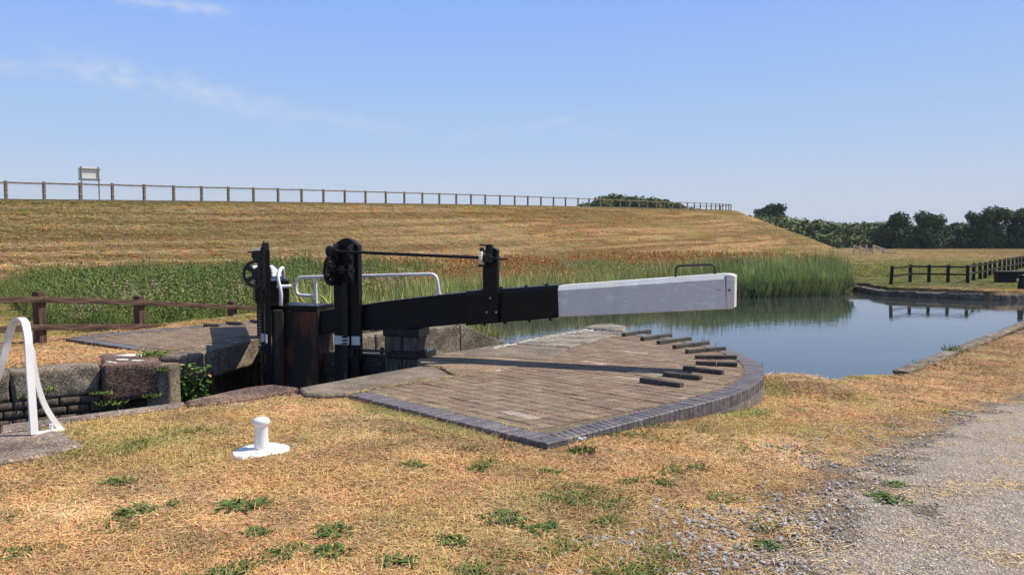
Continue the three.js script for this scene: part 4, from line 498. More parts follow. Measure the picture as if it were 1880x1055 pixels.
{ // far platform, mirror of the near one
  const plat = thing('brick_platform', 'far quadrant of brown brick paving with blue brick edge beyond the lock', 'pavement', null, 'structure');
  const P0 = G(240, 640), P1 = G(120, 622), arc = []; for (let k = 0; k <= 12; k++) { const t = k / 12, q = G(mix(120, 540, t), 622 - 37.5 * Math.pow(t, 0.8) + 2 * Math.sin(t * 9.42) * 0); arc.push(q); }
  const out = [G(338, 652), P0, ...arc, [-2.9, 16.2], [-3.3, 15.0], G(474, 621), G(402, 640)];
  part('bed', block(out, -0.008, -0.12, 0.004), M.mortar, plat);
  const dir = [P1[0] - P0[0], P1[1] - P0[1]], l = Math.hypot(...dir), e = dir.map((v) => v / l), n = [e[1], -e[0]], s = Math.sign((FQ[0] - P0[0]) * n[0] + (FQ[1] - P0[1]) * n[1]), m = n.map((v) => v * s), r = rng(91), list = [], q4 = [[], [], []];
  for (let c = 0; c < 30; c++) for (let t = -3 - r(); t < 5; t += 0.44) { const P = (a, b) => [P0[0] + e[0] * a + m[0] * b, P0[1] + e[1] * a + m[1] * b], o = 0.25 + c * 0.148; const c4 = [P(t + 0.006, o + 0.006), P(t + 0.434, o + 0.006), P(t + 0.434, o + 0.142), P(t + 0.006, o + 0.142)]; if (c4.every(([x, z]) => inside(x, z, out) && distPoly(x, z, out) > 0.2)) q4[Math.floor(r() * 3)].push(block(c4, 0.004 * r(), -0.04, 0.005)); }
  q4.forEach((g, i) => g.length && tag(part('paving', merge(g), pave[i], plat), null, null, null, 'stuff'));
  const edge = []; const run = [P0, ...arc]; for (let i = 0; i < run.length - 1; i++) { const p = run[i], q = run[i + 1], L = Math.hypot(q[0] - p[0], q[1] - p[1]), k = Math.max(1, Math.round(L / 0.113)), d = [(q[0] - p[0]) / L, (q[1] - p[1]) / L]; let nn = [d[1], -d[0]]; const mid = [(p[0] + q[0]) / 2 + nn[0] * 0.1, (p[1] + q[1]) / 2 + nn[1] * 0.1]; if (!inside(...mid, out)) nn = [-nn[0], -nn[1]]; for (let j = 0; j < k; j++) { const P = (t, o) => [p[0] + d[0] * t + nn[0] * o, p[1] + d[1] * t + nn[1] * o]; part('edging_brick', block([P(L * j / k + 0.004, 0), P(L * (j + 1) / k - 0.004, 0), P(L * (j + 1) / k - 0.004, 0.22), P(L * j / k + 0.004, 0.22)], 0.006, -0.11, 0.006), blue[Math.floor(r() * 4)], plat); } }
  for (const [x0, x1, y] of [[373, 399, 599.5], [414, 441, 595.5], [458, 474, 592]]) { const a = G(x0, y), b = G(x1, y + 0.6); stoneAlong(plat, 'foot_rib', a, b, 0.075, 0.055, 0.07, M.ribBrick, 3, 0.003, 0.004); }
}

// ---------------------------------------------------------------- fences, sign, bollard, ladder rail
function woodPost(parent, name, X, Z, h0, h1, w, mat, lean = 0, turn = 0) { const g = cbox(w, h1 - h0, w, 0.008); g.rotateY(turn); g.rotateZ(lean); g.translate(X, (h0 + h1) / 2, -Z); return part(name, g, mat, parent); }
{
  const f = thing('wooden_fence', 'weathered brown two rail fence on squat posts behind the far lock side', 'fence');
  const ps = [[-8.15, 11.2, 0.92], [-7.35, 13.7, 0.765], [-6.77, 16, 0.537], [-5.9, 18.6, 0.24], [-5.05, 20.6, -0.02]];
  ps.forEach(([X, Z, t]) => woodPost(f, 'post', X, Z, t - 1.15, t, 0.14, M.brownPost, 0, R(68)));
  for (let i = 0; i < ps.length - 1; i++) for (const [k, dr] of [[0.12, 0.09], [0.55, 0.09]]) { const a = ps[i], b = ps[i + 1]; part('rail', bar(V(a[0] + 0.09, a[2] - k, a[1] - 0.06), V(b[0] + 0.09, b[2] - k - (i === 3 ? 0.02 : 0), b[1] - 0.06), 0.045, dr, 0.006), M.brownFence, f); }
}
const onCrest = (px) => { let best = 0, e = 1e9; for (let k = 0; k < crestS.length; k++) { const p = crestS[k]; if (p.z < 20 || p.z > 157) continue; const q = Math.abs(CX + F * p.x / p.z - px); if (q < e) { e = q; best = k; } } const p = crestS[best], o = crestS[best + 1] ?? p, x = CX + F * p.x / p.z, x2 = CX + F * o.x / o.z, t = x2 !== x ? clamp((px - x) / (x2 - x), -1, 1) : 0; return new THREE.Vector3(mix(p.x, o.x, t), mix(p.y, o.y, t), mix(p.z, o.z, t)); };
{
  const f = thing('crest_fence', 'long grey timber fence with wire netting along the top of the embankment', 'fence');
  const xs = [-330, -235, -145, -62, 14, 84, 150, 209, 267, 321, 372, 421, 467, 512, 555, 595, 634, 672, 709, 743, 776, 807, 838, 865, 891, 918, 945, 969, 993, 1016, 1038, 1061, 1081, 1101, 1120, 1138, 1155, 1172, 1188, 1204, 1219, 1234, 1248, 1261, 1274, 1285, 1296, 1305, 1313, 1320, 1326, 1332, 1337, 1341];
  const P = xs.map(onCrest), wire = []; P.push(new THREE.Vector3(38.9, 5.85, 165.5), new THREE.Vector3(33, 5.9, 171), new THREE.Vector3(27, 5.93, 172.8), new THREE.Vector3(21, 5.95, 174.2));
  P.forEach((p, i) => { const hgt = p.z < 60 ? 1.2 : 1.16; woodPost(f, 'post', p.x, p.z, p.y - 0.4, p.y + hgt, 0.15, M.greyFence, 0, R(57)); if (i === P.length - 1) return; const q = P[i + 1]; part('rail', bar(V(p.x, p.y + hgt - 0.11, p.z - 0.09), V(q.x, q.y + 1.07, q.z - 0.09), 0.05, 0.10, 0.004), M.greyFence, f); part('kick_board', bar(V(p.x, p.y + 0.06, p.z - 0.09), V(q.x, q.y + 0.06, q.z - 0.09), 0.04, 0.13, 0.004), M.greyFence, f); if (i < 14) { const n = 14; for (let k = 1; k < n; k++) { const t = k / n; wire.push(clean(new THREE.CylinderGeometry(0.004, 0.004, 1.0, 4).translate(mix(p.x, q.x, t), mix(p.y, q.y, t) + 0.58, -mix(p.z, q.z, t)))); } for (let k = 1; k < 6; k++) wire.push(pipe([V(p.x, p.y + 0.1 + k * 0.17, p.z), V(q.x, q.y + 0.1 + k * 0.17, q.z)], 0.0035, 4)); } });
  tag(part('netting', merge(wire), M.wire, f), null, null, null, 'stuff');
}
{
  const s = thing('sign_board', 'back of a pale square sign board on two thin posts behind the crest fence', 'sign'); const Z = 57, a = AT(144, 306, Z), b = AT(183, 331.5, Z), mid = (a.x + b.x) / 2; s.position.set(mid, 0, -Z); s.rotation.y = R(42); const wrap = (g) => g.translate(-mid, 0, Z);
  part('board', wrap(bx(a.x, b.x, b.y, a.y, -Z - 0.02, -Z + 0.01, 0.004)), M.signBack, s); for (const x of [148.5, 178.5]) { const p = AT(x, 306, Z); part('post', wrap(cyl(0.045, 0.045, a.y + 0.02 - 3, [p.x, (a.y + 3) / 2, -Z + 0.06], 'y', 10)), M.signPost, s); } for (const y of [310, 328.5]) { const p = AT(160, y, Z); part('bracket', wrap(bx(a.x + 0.02, b.x - 0.02, p.y - 0.03, p.y + 0.03, -Z + 0.012, -Z + 0.1, 0.004)), M.signPost, s); }
}
{
  const f = thing('pasture_fence', 'dark two rail post fence on the grassy spit beyond the pool', 'fence'); const h = (X, Z) => landH(X, Z);
  const spots = [[1637, 522, 0.06], [1671.5, 517.5], [1706, 518], [1741, 518.5], [1777, 519.5, -0.01], [1788, 514.5], [1800, 512.5, -0.05], [1809.5, 511], [1818, 507.5], [1826.5, 505], [1836, 503], [1844.5, 501], [1852, 499], [1860, 497], [1867, 495.5], [1873, 494], [1879, 492.5], [1885, 491.5], [1891, 490.5], [1897, 489.5]].map(([x, y, l], i) => { let hh = -0.9, p; for (let k = 0; k < 6; k++) { p = G(x, y, hh); hh = mix(hh, h(...p), 0.6); } return [...p, hh, l ?? 0, i]; });
  spots.forEach(([X, Z, b, l]) => woodPost(f, 'post', X, Z, b - 0.3, b + 0.9, 0.13, M.darkFence, -l * 0.9));
  for (let i = 0; i < spots.length - 1; i++) { const a = spots[i], b = spots[i + 1]; for (const k of [0.8, 0.42]) part('rail', bar(V(a[0], a[2] + k, a[1] - 0.08), V(b[0], b[2] + k, b[1] - 0.08), 0.05, 0.085, 0.004), M.darkFence, f); }
}
{
  const f = thing('step_rails', 'pale timber handrail stepping down at the foot of the embankment', 'fence'); const Z = 112, rl = (x0, y0, x1, y1) => part('rail', bar(AT(x0, y0, Z), AT(x1, y1, Z - 6), 0.07, 0.16, 0.004), M.paleRail, f);
  for (const [x, y0, y1, z] of [[1569, 449, 459, 0], [1580, 449.5, 459, 0], [1591.5, 449.5, 460, 0], [1604, 449.5, 462, 0], [1622, 457, 466, -2], [1635.5, 462, 470, -4], [1650, 468, 474, -5], [1665, 471.5, 476, -6]]) { const a = AT(x, y0, Z + z), b = AT(x, y1 + 6, Z + z); woodPost(f, 'post', a.x, Z + z, b.y, a.y, 0.16, M.paleRail, 0, R(55)); }
  part('rail', bar(AT(1568, 451, Z), AT(1604, 459.5, Z), 0.07, 0.16, 0.004), M.paleRail, f); part('rail', bar(AT(1568, 456, Z), AT(1604, 462, Z), 0.07, 0.16, 0.004), M.paleRail, f); rl(1604, 450.5, 1666, 472); rl(1604, 455, 1666, 475.5);
}
{ // mooring bollard
  const b = thing('mooring_bollard', 'small white painted mushroom topped mooring bollard on a white pad in the dry grass', 'bollard'); b.position.set(bollardAt[0], 0, -bollardAt[1]);
  const r = rng(3), o = []; const k0 = bollardAt[1] / F; const ring = [[-54, 5], [-40, 14], [-14, 17], [8, 13], [40, 5], [54, 0], [46, -8], [14, -13], [-8, -13], [-26, -9], [-44, -4]]; for (const [x, y] of ring) o.push([x * k0, -y * bollardAt[1] / 389 ]);
  part('pad', block(o, (x, z) => -0.025 + 0.034 * Math.exp(-(x * x + z * z) / 0.012) + 0.014 * fbm(x * 9, z * 9, 5, 2), -0.1, 0.028), M.tubeWhite, b);
  const prof = [[0.0001, -0.05], [0.058, -0.05], [0.058, 0.02], [0.053, 0.04], [0.05, 0.10], [0.05, 0.16], [0.053, 0.168], [0.063, 0.178], [0.068, 0.192], [0.066, 0.207], [0.055, 0.221], [0.035, 0.23], [0.0001, 0.233]].map(([x, y]) => new THREE.Vector2(x, y - 0.002)); part('post', clean(new THREE.LatheGeometry(prof, 36)), M.tubeWhite, b);
}
{ // hooped grab rail of the chamber ladder
  const l = thing('ladder_rail', 'white flat steel hoop rail of the lock ladder bolted to the near slab', 'ladder rail'); const Z = 7.19; const flat = (pts, w, t, twist) => { // strap swept along a path, wide in depth
    const n = pts.length, pos = [], idx = []; for (let i = 0; i < n; i++) { const d = pts[Math.min(i + 1, n - 1)].clone().sub(pts[Math.max(i - 1, 0)]).normalize(), b = twist.clone().addScaledVector(d, -twist.dot(d)).normalize(), s = new THREE.Vector3().crossVectors(d, b); for (const [u, v] of [[-1, -1], [1, -1], [1, 1], [-1, 1]]) { const p = pts[i].clone().addScaledVector(b, u * w / 2).addScaledVector(s, v * t / 2); pos.push(p.x, p.y, p.z); } } for (let i = 0; i < n - 1; i++) for (let k = 0; k < 4; k++) { const a = i * 4 + k, b = i * 4 + (k + 1) % 4; idx.push(a, b, a + 4, b, b + 4, a + 4); } idx.push(0, 2, 1, 0, 3, 2); const e = (n - 1) * 4; idx.push(e, e + 1, e + 2, e, e + 2, e + 3); const g = new THREE.BufferGeometry(); g.setAttribute('position', new THREE.Float32BufferAttribute(pos, 3)); g.setIndex(idx); return boxUV(g); };
  const p = (x, y, dz = 0) => AT(x, y, Z + dz), tw = new THREE.Vector3(-0.55, 0, 0.83).normalize();
  const hoop = new THREE.CatmullRomCurve3([p(-40, 815, 0.35), p(-20, 735, 0.33), p(2, 668, 0.3), p(14, 622, 0.28), p(22, 597, 0.24), p(34, 585, 0.17), p(44, 591, 0.1), p(49.5, 615, 0.05), p(53, 670, 0.03), p(58, 740, 0.01), p(62, 797, 0)], false, 'centripetal').getPoints(60); part('hoop', flat(hoop, 0.062, 0.02, tw), M.tubeWhite, l);
  const brace = new THREE.CatmullRomCurve3([p(51, 626, 0.06), p(57, 645, 0.08), p(65, 694, 0.12), p(79, 739, 0.18), p(96, 769, 0.24), p(111, 788, 0.3)], false, 'centripetal').getPoints(30); part('brace', flat(brace, 0.045, 0.018, tw), M.tubeWhite, l);
  part('foot_bar', flat([p(60, 797, 0), p(113, 787.5, 0.31)], 0.02, 0.05, new THREE.Vector3(0, 1, 0)), M.tubeWhite, l); part('lug', merge([cbox(0.03, 0.05, 0.02, 0.004).translate(...p(93, 783, 0.2).toArray())]), M.tubeWhite, l);
}
{ // next lock's beam and post at the right edge
  const b = thing('timber_beam', 'dark blocky beam end with flat grey top on the spit at the right edge', 'beam'); const Z = 44.5, a = AT(1835.5, 498, Z), c = AT(1868, 515, Z); part('beam', bx(a.x, c.x, c.y - 0.15, a.y - 0.05, -Z - 0.5, -Z, 0.03), M.black, b); part('top_board', bx(a.x - 0.03, a.x + 3.2, a.y - 0.048, a.y + 0.01, -Z - 0.7, -Z + 0.03, 0.01), M.greyOak, b); part('beam_arm', bx(c.x + 0.05, c.x + 3, c.y + 0.1, a.y - 0.05, -Z - 0.6, -Z - 0.15, 0.02), M.oak, b);
  const d = thing('iron_post', 'dark tapered post with rounded head standing at the right edge of the pool', 'post'); const q = AT(1876, 531, 39.5), t = AT(1876, 503, 39.5); const hh = t.y - q.y; d.position.set(q.x, q.y, q.z); part('shaft', clean(new THREE.LatheGeometry([[0.17, -0.5], [0.16, 0.1], [0.105, hh * 0.72], [0.1, hh * 0.76]].map(([x, y]) => new THREE.Vector2(x, y)), 20)), M.black, d); part('head', clean(new THREE.LatheGeometry([[0.1, hh * 0.76], [0.14, hh * 0.8], [0.14, hh * 0.9], [0.1, hh * 0.97], [0.0001, hh]].map(([x, y]) => new THREE.Vector2(x, y)), 20)), M.black, d);
}
{ // masonry edges of the far pool and the near coping on the right
  const w = thing('pool_wall', 'low dark stone wall holding the grassy spit at the far side of the pool', 'wall', null, 'structure'); const run = [[15.4, 43.9], [16.3, 44.2], [17.35, 44.4], null, [16.95, 41.0], [18.2, 39.7], [19.6, 38.7], [21.0, 37.9], null, [21.0, 37.9], [22.3, 38.2], [23.8, 38.8], [26, 39.6]]; let prev = null, s = 100; for (const p of run) { if (p && prev) stoneAlong(w, 'wall_stone', prev, p, 0.45, -0.93, 0.55, M.wallStone ??= std({ color: C(0.46, 0.38, 0.30), map: withRep(T.stone, 1), bumpMap: withRep(T.stoneB, 1), bumpScale: 0.03, roughness: 0.95 }), s++, 0.03); prev = p; } stoneAlong(w, 'wall_stone', [17.2, 44.6], [16.98, 40.95], 0.4, -0.93, 0.55, M.wallStone, s++, 0.03);
  const k = thing('canal_edging', 'thin stone edging along the near bank of the pool at right', 'kerb', null, 'structure'); const A = [7.05, 16.28], B = [26, 39.3]; for (let i = 0; i < 20; i++) { const t0 = i / 20, t1 = (i + 1) / 20; stoneAlong(k, 'edging_stone', [mix(A[0], B[0], t1), mix(A[1], B[1], t1)], [mix(A[0], B[0], t0), mix(A[1], B[1], t0)], 0.28, landH(mix(A[0], B[0], t0), mix(A[1], B[1], t0)) + 0.05, 0.6, M.stone, 130 + i, 0.012); }
}

// ---------------------------------------------------------------- turf, reeds, stones, trees
const UP = new THREE.Vector3(0, 1, 0);
function bladeGeo(list) { // list of {p, dir, len, w, bend, col, seg}
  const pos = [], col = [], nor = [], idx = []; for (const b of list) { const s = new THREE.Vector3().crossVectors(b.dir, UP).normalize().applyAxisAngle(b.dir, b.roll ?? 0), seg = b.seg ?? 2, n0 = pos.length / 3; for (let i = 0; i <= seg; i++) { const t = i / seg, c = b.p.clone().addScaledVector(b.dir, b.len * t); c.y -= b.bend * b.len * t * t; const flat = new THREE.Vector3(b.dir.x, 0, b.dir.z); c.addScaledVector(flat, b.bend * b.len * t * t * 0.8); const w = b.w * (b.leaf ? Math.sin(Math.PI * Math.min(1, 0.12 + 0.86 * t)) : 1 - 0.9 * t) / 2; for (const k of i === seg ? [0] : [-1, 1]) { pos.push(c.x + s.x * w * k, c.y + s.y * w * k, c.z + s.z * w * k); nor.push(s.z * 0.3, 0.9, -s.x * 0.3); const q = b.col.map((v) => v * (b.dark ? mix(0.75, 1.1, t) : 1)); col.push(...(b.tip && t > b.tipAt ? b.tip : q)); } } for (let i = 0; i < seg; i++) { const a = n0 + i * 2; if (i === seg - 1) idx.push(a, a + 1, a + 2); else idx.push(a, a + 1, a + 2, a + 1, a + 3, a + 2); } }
  const g = new THREE.BufferGeometry(); g.setAttribute('position', new THREE.Float32BufferAttribute(pos, 3)); g.setAttribute('color', new THREE.Float32BufferAttribute(col, 3)); g.setIndex(idx); g.computeVertexNormals(); return g;
}
function instances(name, geo, mat, items, label, category, parent = scene) { // items: [X, h, Z, turn, scale, color, tilt?, scaleY?]
  const m = new THREE.InstancedMesh(geo, mat, items.length), o = new THREE.Object3D(), c = new THREE.Color(); items.forEach(([X, h, Z, tn, sc, cl, tilt, sy], i) => { o.position.set(X, h, -Z); o.rotation.set(tilt ?? 0, tn, 0, 'YXZ'); o.scale.set(sc, sc * (sy ?? 1), sc); o.updateMatrix(); m.setMatrixAt(i, o.matrix); m.setColorAt(i, c.setRGB(...cl)); }); m.name = parent === scene ? numbered(name) : name; m.castShadow = m.receiveShadow = true; parent.add(m); return tag(m, label, category, null, 'stuff');
}
const dirOf = (az, el) => new THREE.Vector3(Math.cos(az) * Math.cos(el), Math.sin(el), Math.sin(az) * Math.cos(el));
function turfPatch(seed, n, rad, l0, l1, w, e0, e1, vary = 0.35) { const r = rng(seed), l = []; for (let i = 0; i < n; i++) { const a = r() * 6.283, q = rad * Math.sqrt(r()), k = 1 - vary + 2 * vary * r(), warm = 0.92 + 0.16 * r(); l.push({ p: new THREE.Vector3(Math.cos(a) * q, -0.006 + 0.012 * r(), Math.sin(a) * q), dir: dirOf(r() * 6.283, mix(e0, e1, r() * r())), len: mix(l0, l1, r()), w: w * (0.6 + 0.8 * r()), bend: 0.1 + 0.35 * r(), col: [k, k * (0.985 + 0.3 * (1 - warm)), k * 0.95 * (2 - warm)], roll: (r() - 0.5) * 1.6, seg: 2 }); } return bladeGeo(l); }
const free = (X, Z) => !covered(X, Z) && !inChannel(X, Z);
{ // close dry turf
  const geos = [turfPatch(1, 64, 0.13, 0.02, 0.062, 0.005, 0.05, 0.75), turfPatch(2, 64, 0.13, 0.018, 0.055, 0.0045, 0.02, 0.55), turfPatch(3, 48, 0.12, 0.025, 0.08, 0.0045, 0.25, 1.15)], lists = [[], [], []], r = rng(10);
  const wild = [];
  for (let n = 0; n < 90000; n++) { const Z = 3.7 + 19 * Math.pow(r(), 1.35), X = (r() * 2 - 1) * (0.64 * Z + 0.5); const keep = Z < 8 ? 1 : 8 / Z; if (r() > keep * 0.62 || !free(X, Z)) continue; const [a, b] = ab(X, Z); if (b > 0.4 && b < 3) continue; const st = stony(X, Z); if (r() < st * 1.25 - 0.08 || (st > 0.7 && r() < 0.8)) continue; const tone = mixc(mixc(turf(X, Z), [0.58, 0.40, 0.205], 0.15), [0.27, 0.185, 0.095], 0.7 * ss(fbm(X * 2.3, Z * 2.3, 141, 4), 0.5, 0.68)).map((v) => v * 1.36 * (0.82 + 0.36 * r())); const g = green(X, Z), k = g > 0.35 || r() < 0.12 ? 2 : r() < 0.5 ? 0 : 1; lists[k].push([X, landH(X, Z) + 0.002, Z, r() * 6.28, (0.8 + 0.5 * r()) * (Z > 10 ? 1.35 : 1) * (st > 0.3 ? 0.75 : 1), tone]); if (r() < 0.05) wild.push([X, landH(X, Z), Z, r() * 6.28, 0.7 + 0.7 * r(), [0.62, 0.44, 0.22]]); }
  // lusher fringe where the mower does not reach
  for (let n = 0; n < 2600; n++) { const t = r(), which = r(); let p; if (which < 0.4) p = onCircle(rAt(mix(ANG0, 12, t)) + 0.05 + 0.22 * r() * r(), mix(ANG0, 12, t)); else if (which < 0.65) p = [mix(platEdge[0][0], platEdge[1][0], t) - eNorm[0] * (0.03 + 0.14 * r() * r()), mix(platEdge[0][1], platEdge[1][1], t) - eNorm[1] * (0.03 + 0.14 * r() * r())]; else { const q = pathEdge; p = [mix(3.4, 7.2, t) - 0.15 * r(), mix(12, 16.4, t) - 0.2 * r()]; } if (!free(...p) || vn(p[0] * 2.2, p[1] * 2.2, 9) < 0.35) continue; lists[2].push([p[0], landH(...p), p[1], r() * 6.28, 0.8 + 0.6 * r(), mixc([0.5, 0.36, 0.17], [0.2, 0.23, 0.07], clamp(vn(p[0] * 1.7, p[1] * 1.7, 8) * 1.5 - 0.3)).map((v) => v * 1.25)]); }
  lists.forEach((l, i) => instances('dry_grass', geos[i], M.blades, l, ['dry straw grass lying flat over the near verge', 'short bleached grass matted over the near verge', 'longer greener grass tufts along the verge and brick edging'][i], 'grass'));
  const stalk = (() => { const q = rng(4), l = []; for (let i = 0; i < 3; i++) l.push({ p: new THREE.Vector3(q() * 0.06, 0, q() * 0.06), dir: dirOf(q() * 6.28, 0.9 + 0.5 * q()), len: 0.1 + 0.1 * q(), w: 0.003, bend: 0.15, col: [1, 1, 1], seg: 3 }); return bladeGeo(l); })(); instances('grass_stalks', stalk, M.blades, wild, 'thin bleached grass stalks standing above the dry turf', 'grass');
}
{ // far side: turf on the quay, the meadow left of the reeds, the field beyond the pool
  const g = turfPatch(6, 40, 0.3, 0.07, 0.2, 0.016, 0.2, 1.2), l = [], r = rng(14);
  for (let n = 0; n < 52000; n++) { const far = n > 20000, Z = far ? 38 + 105 * Math.pow(r(), 1.3) : 11 + 34 * r(), X = (r() * 2 - 1) * 0.62 * Z; const [a, b] = ab(X, Z); if (!far && (b < 3.1 || X > -2.5)) continue; if (far && X < 10) continue; if (inChannel(X, Z) || Math.hypot(X - FQ[0], Z - FQ[1]) < 3.4 || inside(X, Z, [G(338, 652), G(240, 640), G(120, 622), [-6, 16], [-3, 18], G(474, 621)])) continue; if (!far && b < 4.8 && r() < 0.3) continue; if (far && X < 17.5 && Z < 46) continue; const s = Z < 16 ? 0.32 : Z < 50 ? 0.7 : 1.4; l.push([X, landH(X, Z), Z, r() * 6.28, s * (0.7 + 0.6 * r()), mixc(turf(X, Z), [0.36, 0.29, 0.12], far ? 0.6 * ss(Z, 45, 100) : 0).map((v) => v * 1.2 * (0.8 + 0.4 * r()))]); }
  instances('meadow_grass', g, M.blades, l, 'green and straw grass of the meadow beyond the lock and pool', 'grass');
  const rough = turfPatch(8, 26, 0.4, 0.3, 0.7, 0.02, 0.7, 1.4), l2 = []; for (let n = 0; n < 9000; n++) { const Z = 104 + 38 * r(), X = 58 + r() * 60; if (X > 0.62 * Z || X < 0.43 * Z) continue; l2.push([X, landH(X, Z) - 0.05, Z, r() * 6.28, 0.45 + 0.4 * r(), mixc([0.48, 0.36, 0.17], [0.40, 0.27, 0.12], vn(X * 0.2, Z * 0.2, 5)).map((v) => v * 1.1)]); } instances('rough_grass', rough, M.blades, l2, 'band of tall uncut brown grass in front of the dark trees', 'grass');
}
{ // embankment turf
  const g = turfPatch(7, 34, 0.34, 0.08, 0.2, 0.02, 0.15, 1.1, 0.3), l = [], r = rng(15);
  for (let n = 0; n < 70000; n++) { const k = Math.floor(r() * r() * 0.0 + r() * (crestS.length - 2)), p = crestS[k]; if (p.z < 30 || p.z > 168) continue; const run = slopeRun(p.y), d = r() * run * 1.02 - 0.7, q = bankPoint(k, d); if (CX + F * q[0] / q[2] < -60) continue; if (r() > clamp(95 / q[2])) continue; let c = bankTone(k, d).map((v) => v * 1.35 * (0.74 + 0.52 * r())); const tall = d < 0.5; l.push([q[0] + (r() - 0.5) * 0.4, q[1] - 0.01, q[2] + (r() - 0.5) * 0.4, r() * 6.28, (q[2] > 85 ? 1.45 : 1) * (0.7 + 0.6 * r()), tall ? mixc(c, [0.26, 0.26, 0.10], 0.5) : c]); }
  const tus = turfPatch(17, 30, 0.3, 0.12, 0.34, 0.02, 0.5, 1.4, 0.3), l3 = []; for (let n = 0; n < 6500; n++) { const k = Math.floor(r() * (crestS.length - 2)), p = crestS[k]; if (p.z < 30 || p.z > 160) continue; const top = n < 3600, d = top ? -0.5 + 1.0 * r() : 0.5 + r() * slopeRun(p.y), q = bankPoint(k, d); if (CX + F * q[0] / q[2] < -60 || (top && vn(k * 0.35, 3, 5) < 0.3) || (!top && fbm(k * 0.05, d * 0.4, 33, 2) < 0.5)) continue; l3.push([q[0], q[1] - 0.03, q[2], r() * 6.28, (q[2] > 90 ? 1.3 : 1) * (0.5 + 0.6 * r()), mixc(top ? [0.42, 0.36, 0.15] : bankTone(k, d), [0.30, 0.27, 0.10], r()).map((v) => v * 1.25)]); } instances('tussocks', tus, M.blades, l3, 'longer grass tussocks along the crest fence and dotted over the embankment', 'grass');
  instances('bank_grass', g, M.blades, l, 'mown parched grass covering the embankment face', 'grass');
}
{ // loose stones of the towpath and its ragged margin
  const r = rng(20), geos = [0, 1, 2].map((s) => { const g = new THREE.DodecahedronGeometry(1, 0), p = g.attributes.position; for (let i = 0; i < p.count; i++) { const x = p.getX(i), y = p.getY(i), z = p.getZ(i), k = 0.72 + 0.55 * vn(x * 1.7 + 9 + s * 5, z * 1.7 + y * 2.1 + 4, 33 + s); p.setXYZ(i, x * k, y * k * 0.55, z * k * 0.8); } g.computeVertexNormals(); return g; }), lists = [[], [], []];
  for (let n = 0; n < 170000; n++) { const Z = 3.7 + 14 * Math.pow(r(), 1.5), X = -0.8 + r() * (0.62 * Z + 1.4); if (X > 0.62 * Z + 0.3) continue; const st = stony(X, Z); if (st < 0.04 || !free(X, Z)) continue; const margin = 1 - ss(st, 0.75, 1); if (r() > (st > 0.75 ? 0.34 : 0.26 * ss(fbm(X * 2.7, Z * 2.7, 66, 3), 0.42, 0.66) + 0.02) * clamp(6.5 / Z)) continue; let s = 0.0035 + 0.007 * r() * r() + margin * 0.014 * Math.pow(r(), 3); if (r() < 0.004) s *= 1.8; const k = (0.27 + 0.25 * r()) * (1.15 - 0.2 * margin), w = r(); lists[n % 3].push([X, landH(X, Z) + 0.008 + s * 0.2, Z, r() * 6.28, s, mixc([k * 1.06, k * 0.98, k * 0.89], [k * 1.12, k * 0.94, k * 0.74], w * 0.6), (r() - 0.5) * 0.8]); }
  lists.forEach((l, i) => instances('gravel', geos[i], M.pebble, l, ['grey gravel chips', 'angular grey stones', 'small pale pebbles'][i] + ' loose on the towpath and its grassy margin', 'gravel'));
  const straw = turfPatch(9, 26, 0.12, 0.03, 0.08, 0.004, 0.0, 0.25), l = []; for (let n = 0; n < 9000; n++) { const Z = 3.8 + 11 * Math.pow(r(), 1.4), X = r() * 0.62 * Z + 0.1, st = stony(X, Z); if (st < 0.6 || r() > (vn(X * 3.1, Z * 3.1, 55) > 0.74 ? 0.5 : 0.03)) continue; l.push([X, landH(X, Z) + 0.012, Z, r() * 6.28, 0.6 + 0.8 * r(), [0.66, 0.47, 0.25]]); } instances('straw_litter', straw, M.blades, l, 'wisps of dead straw scattered over the gravel towpath', 'grass');
}
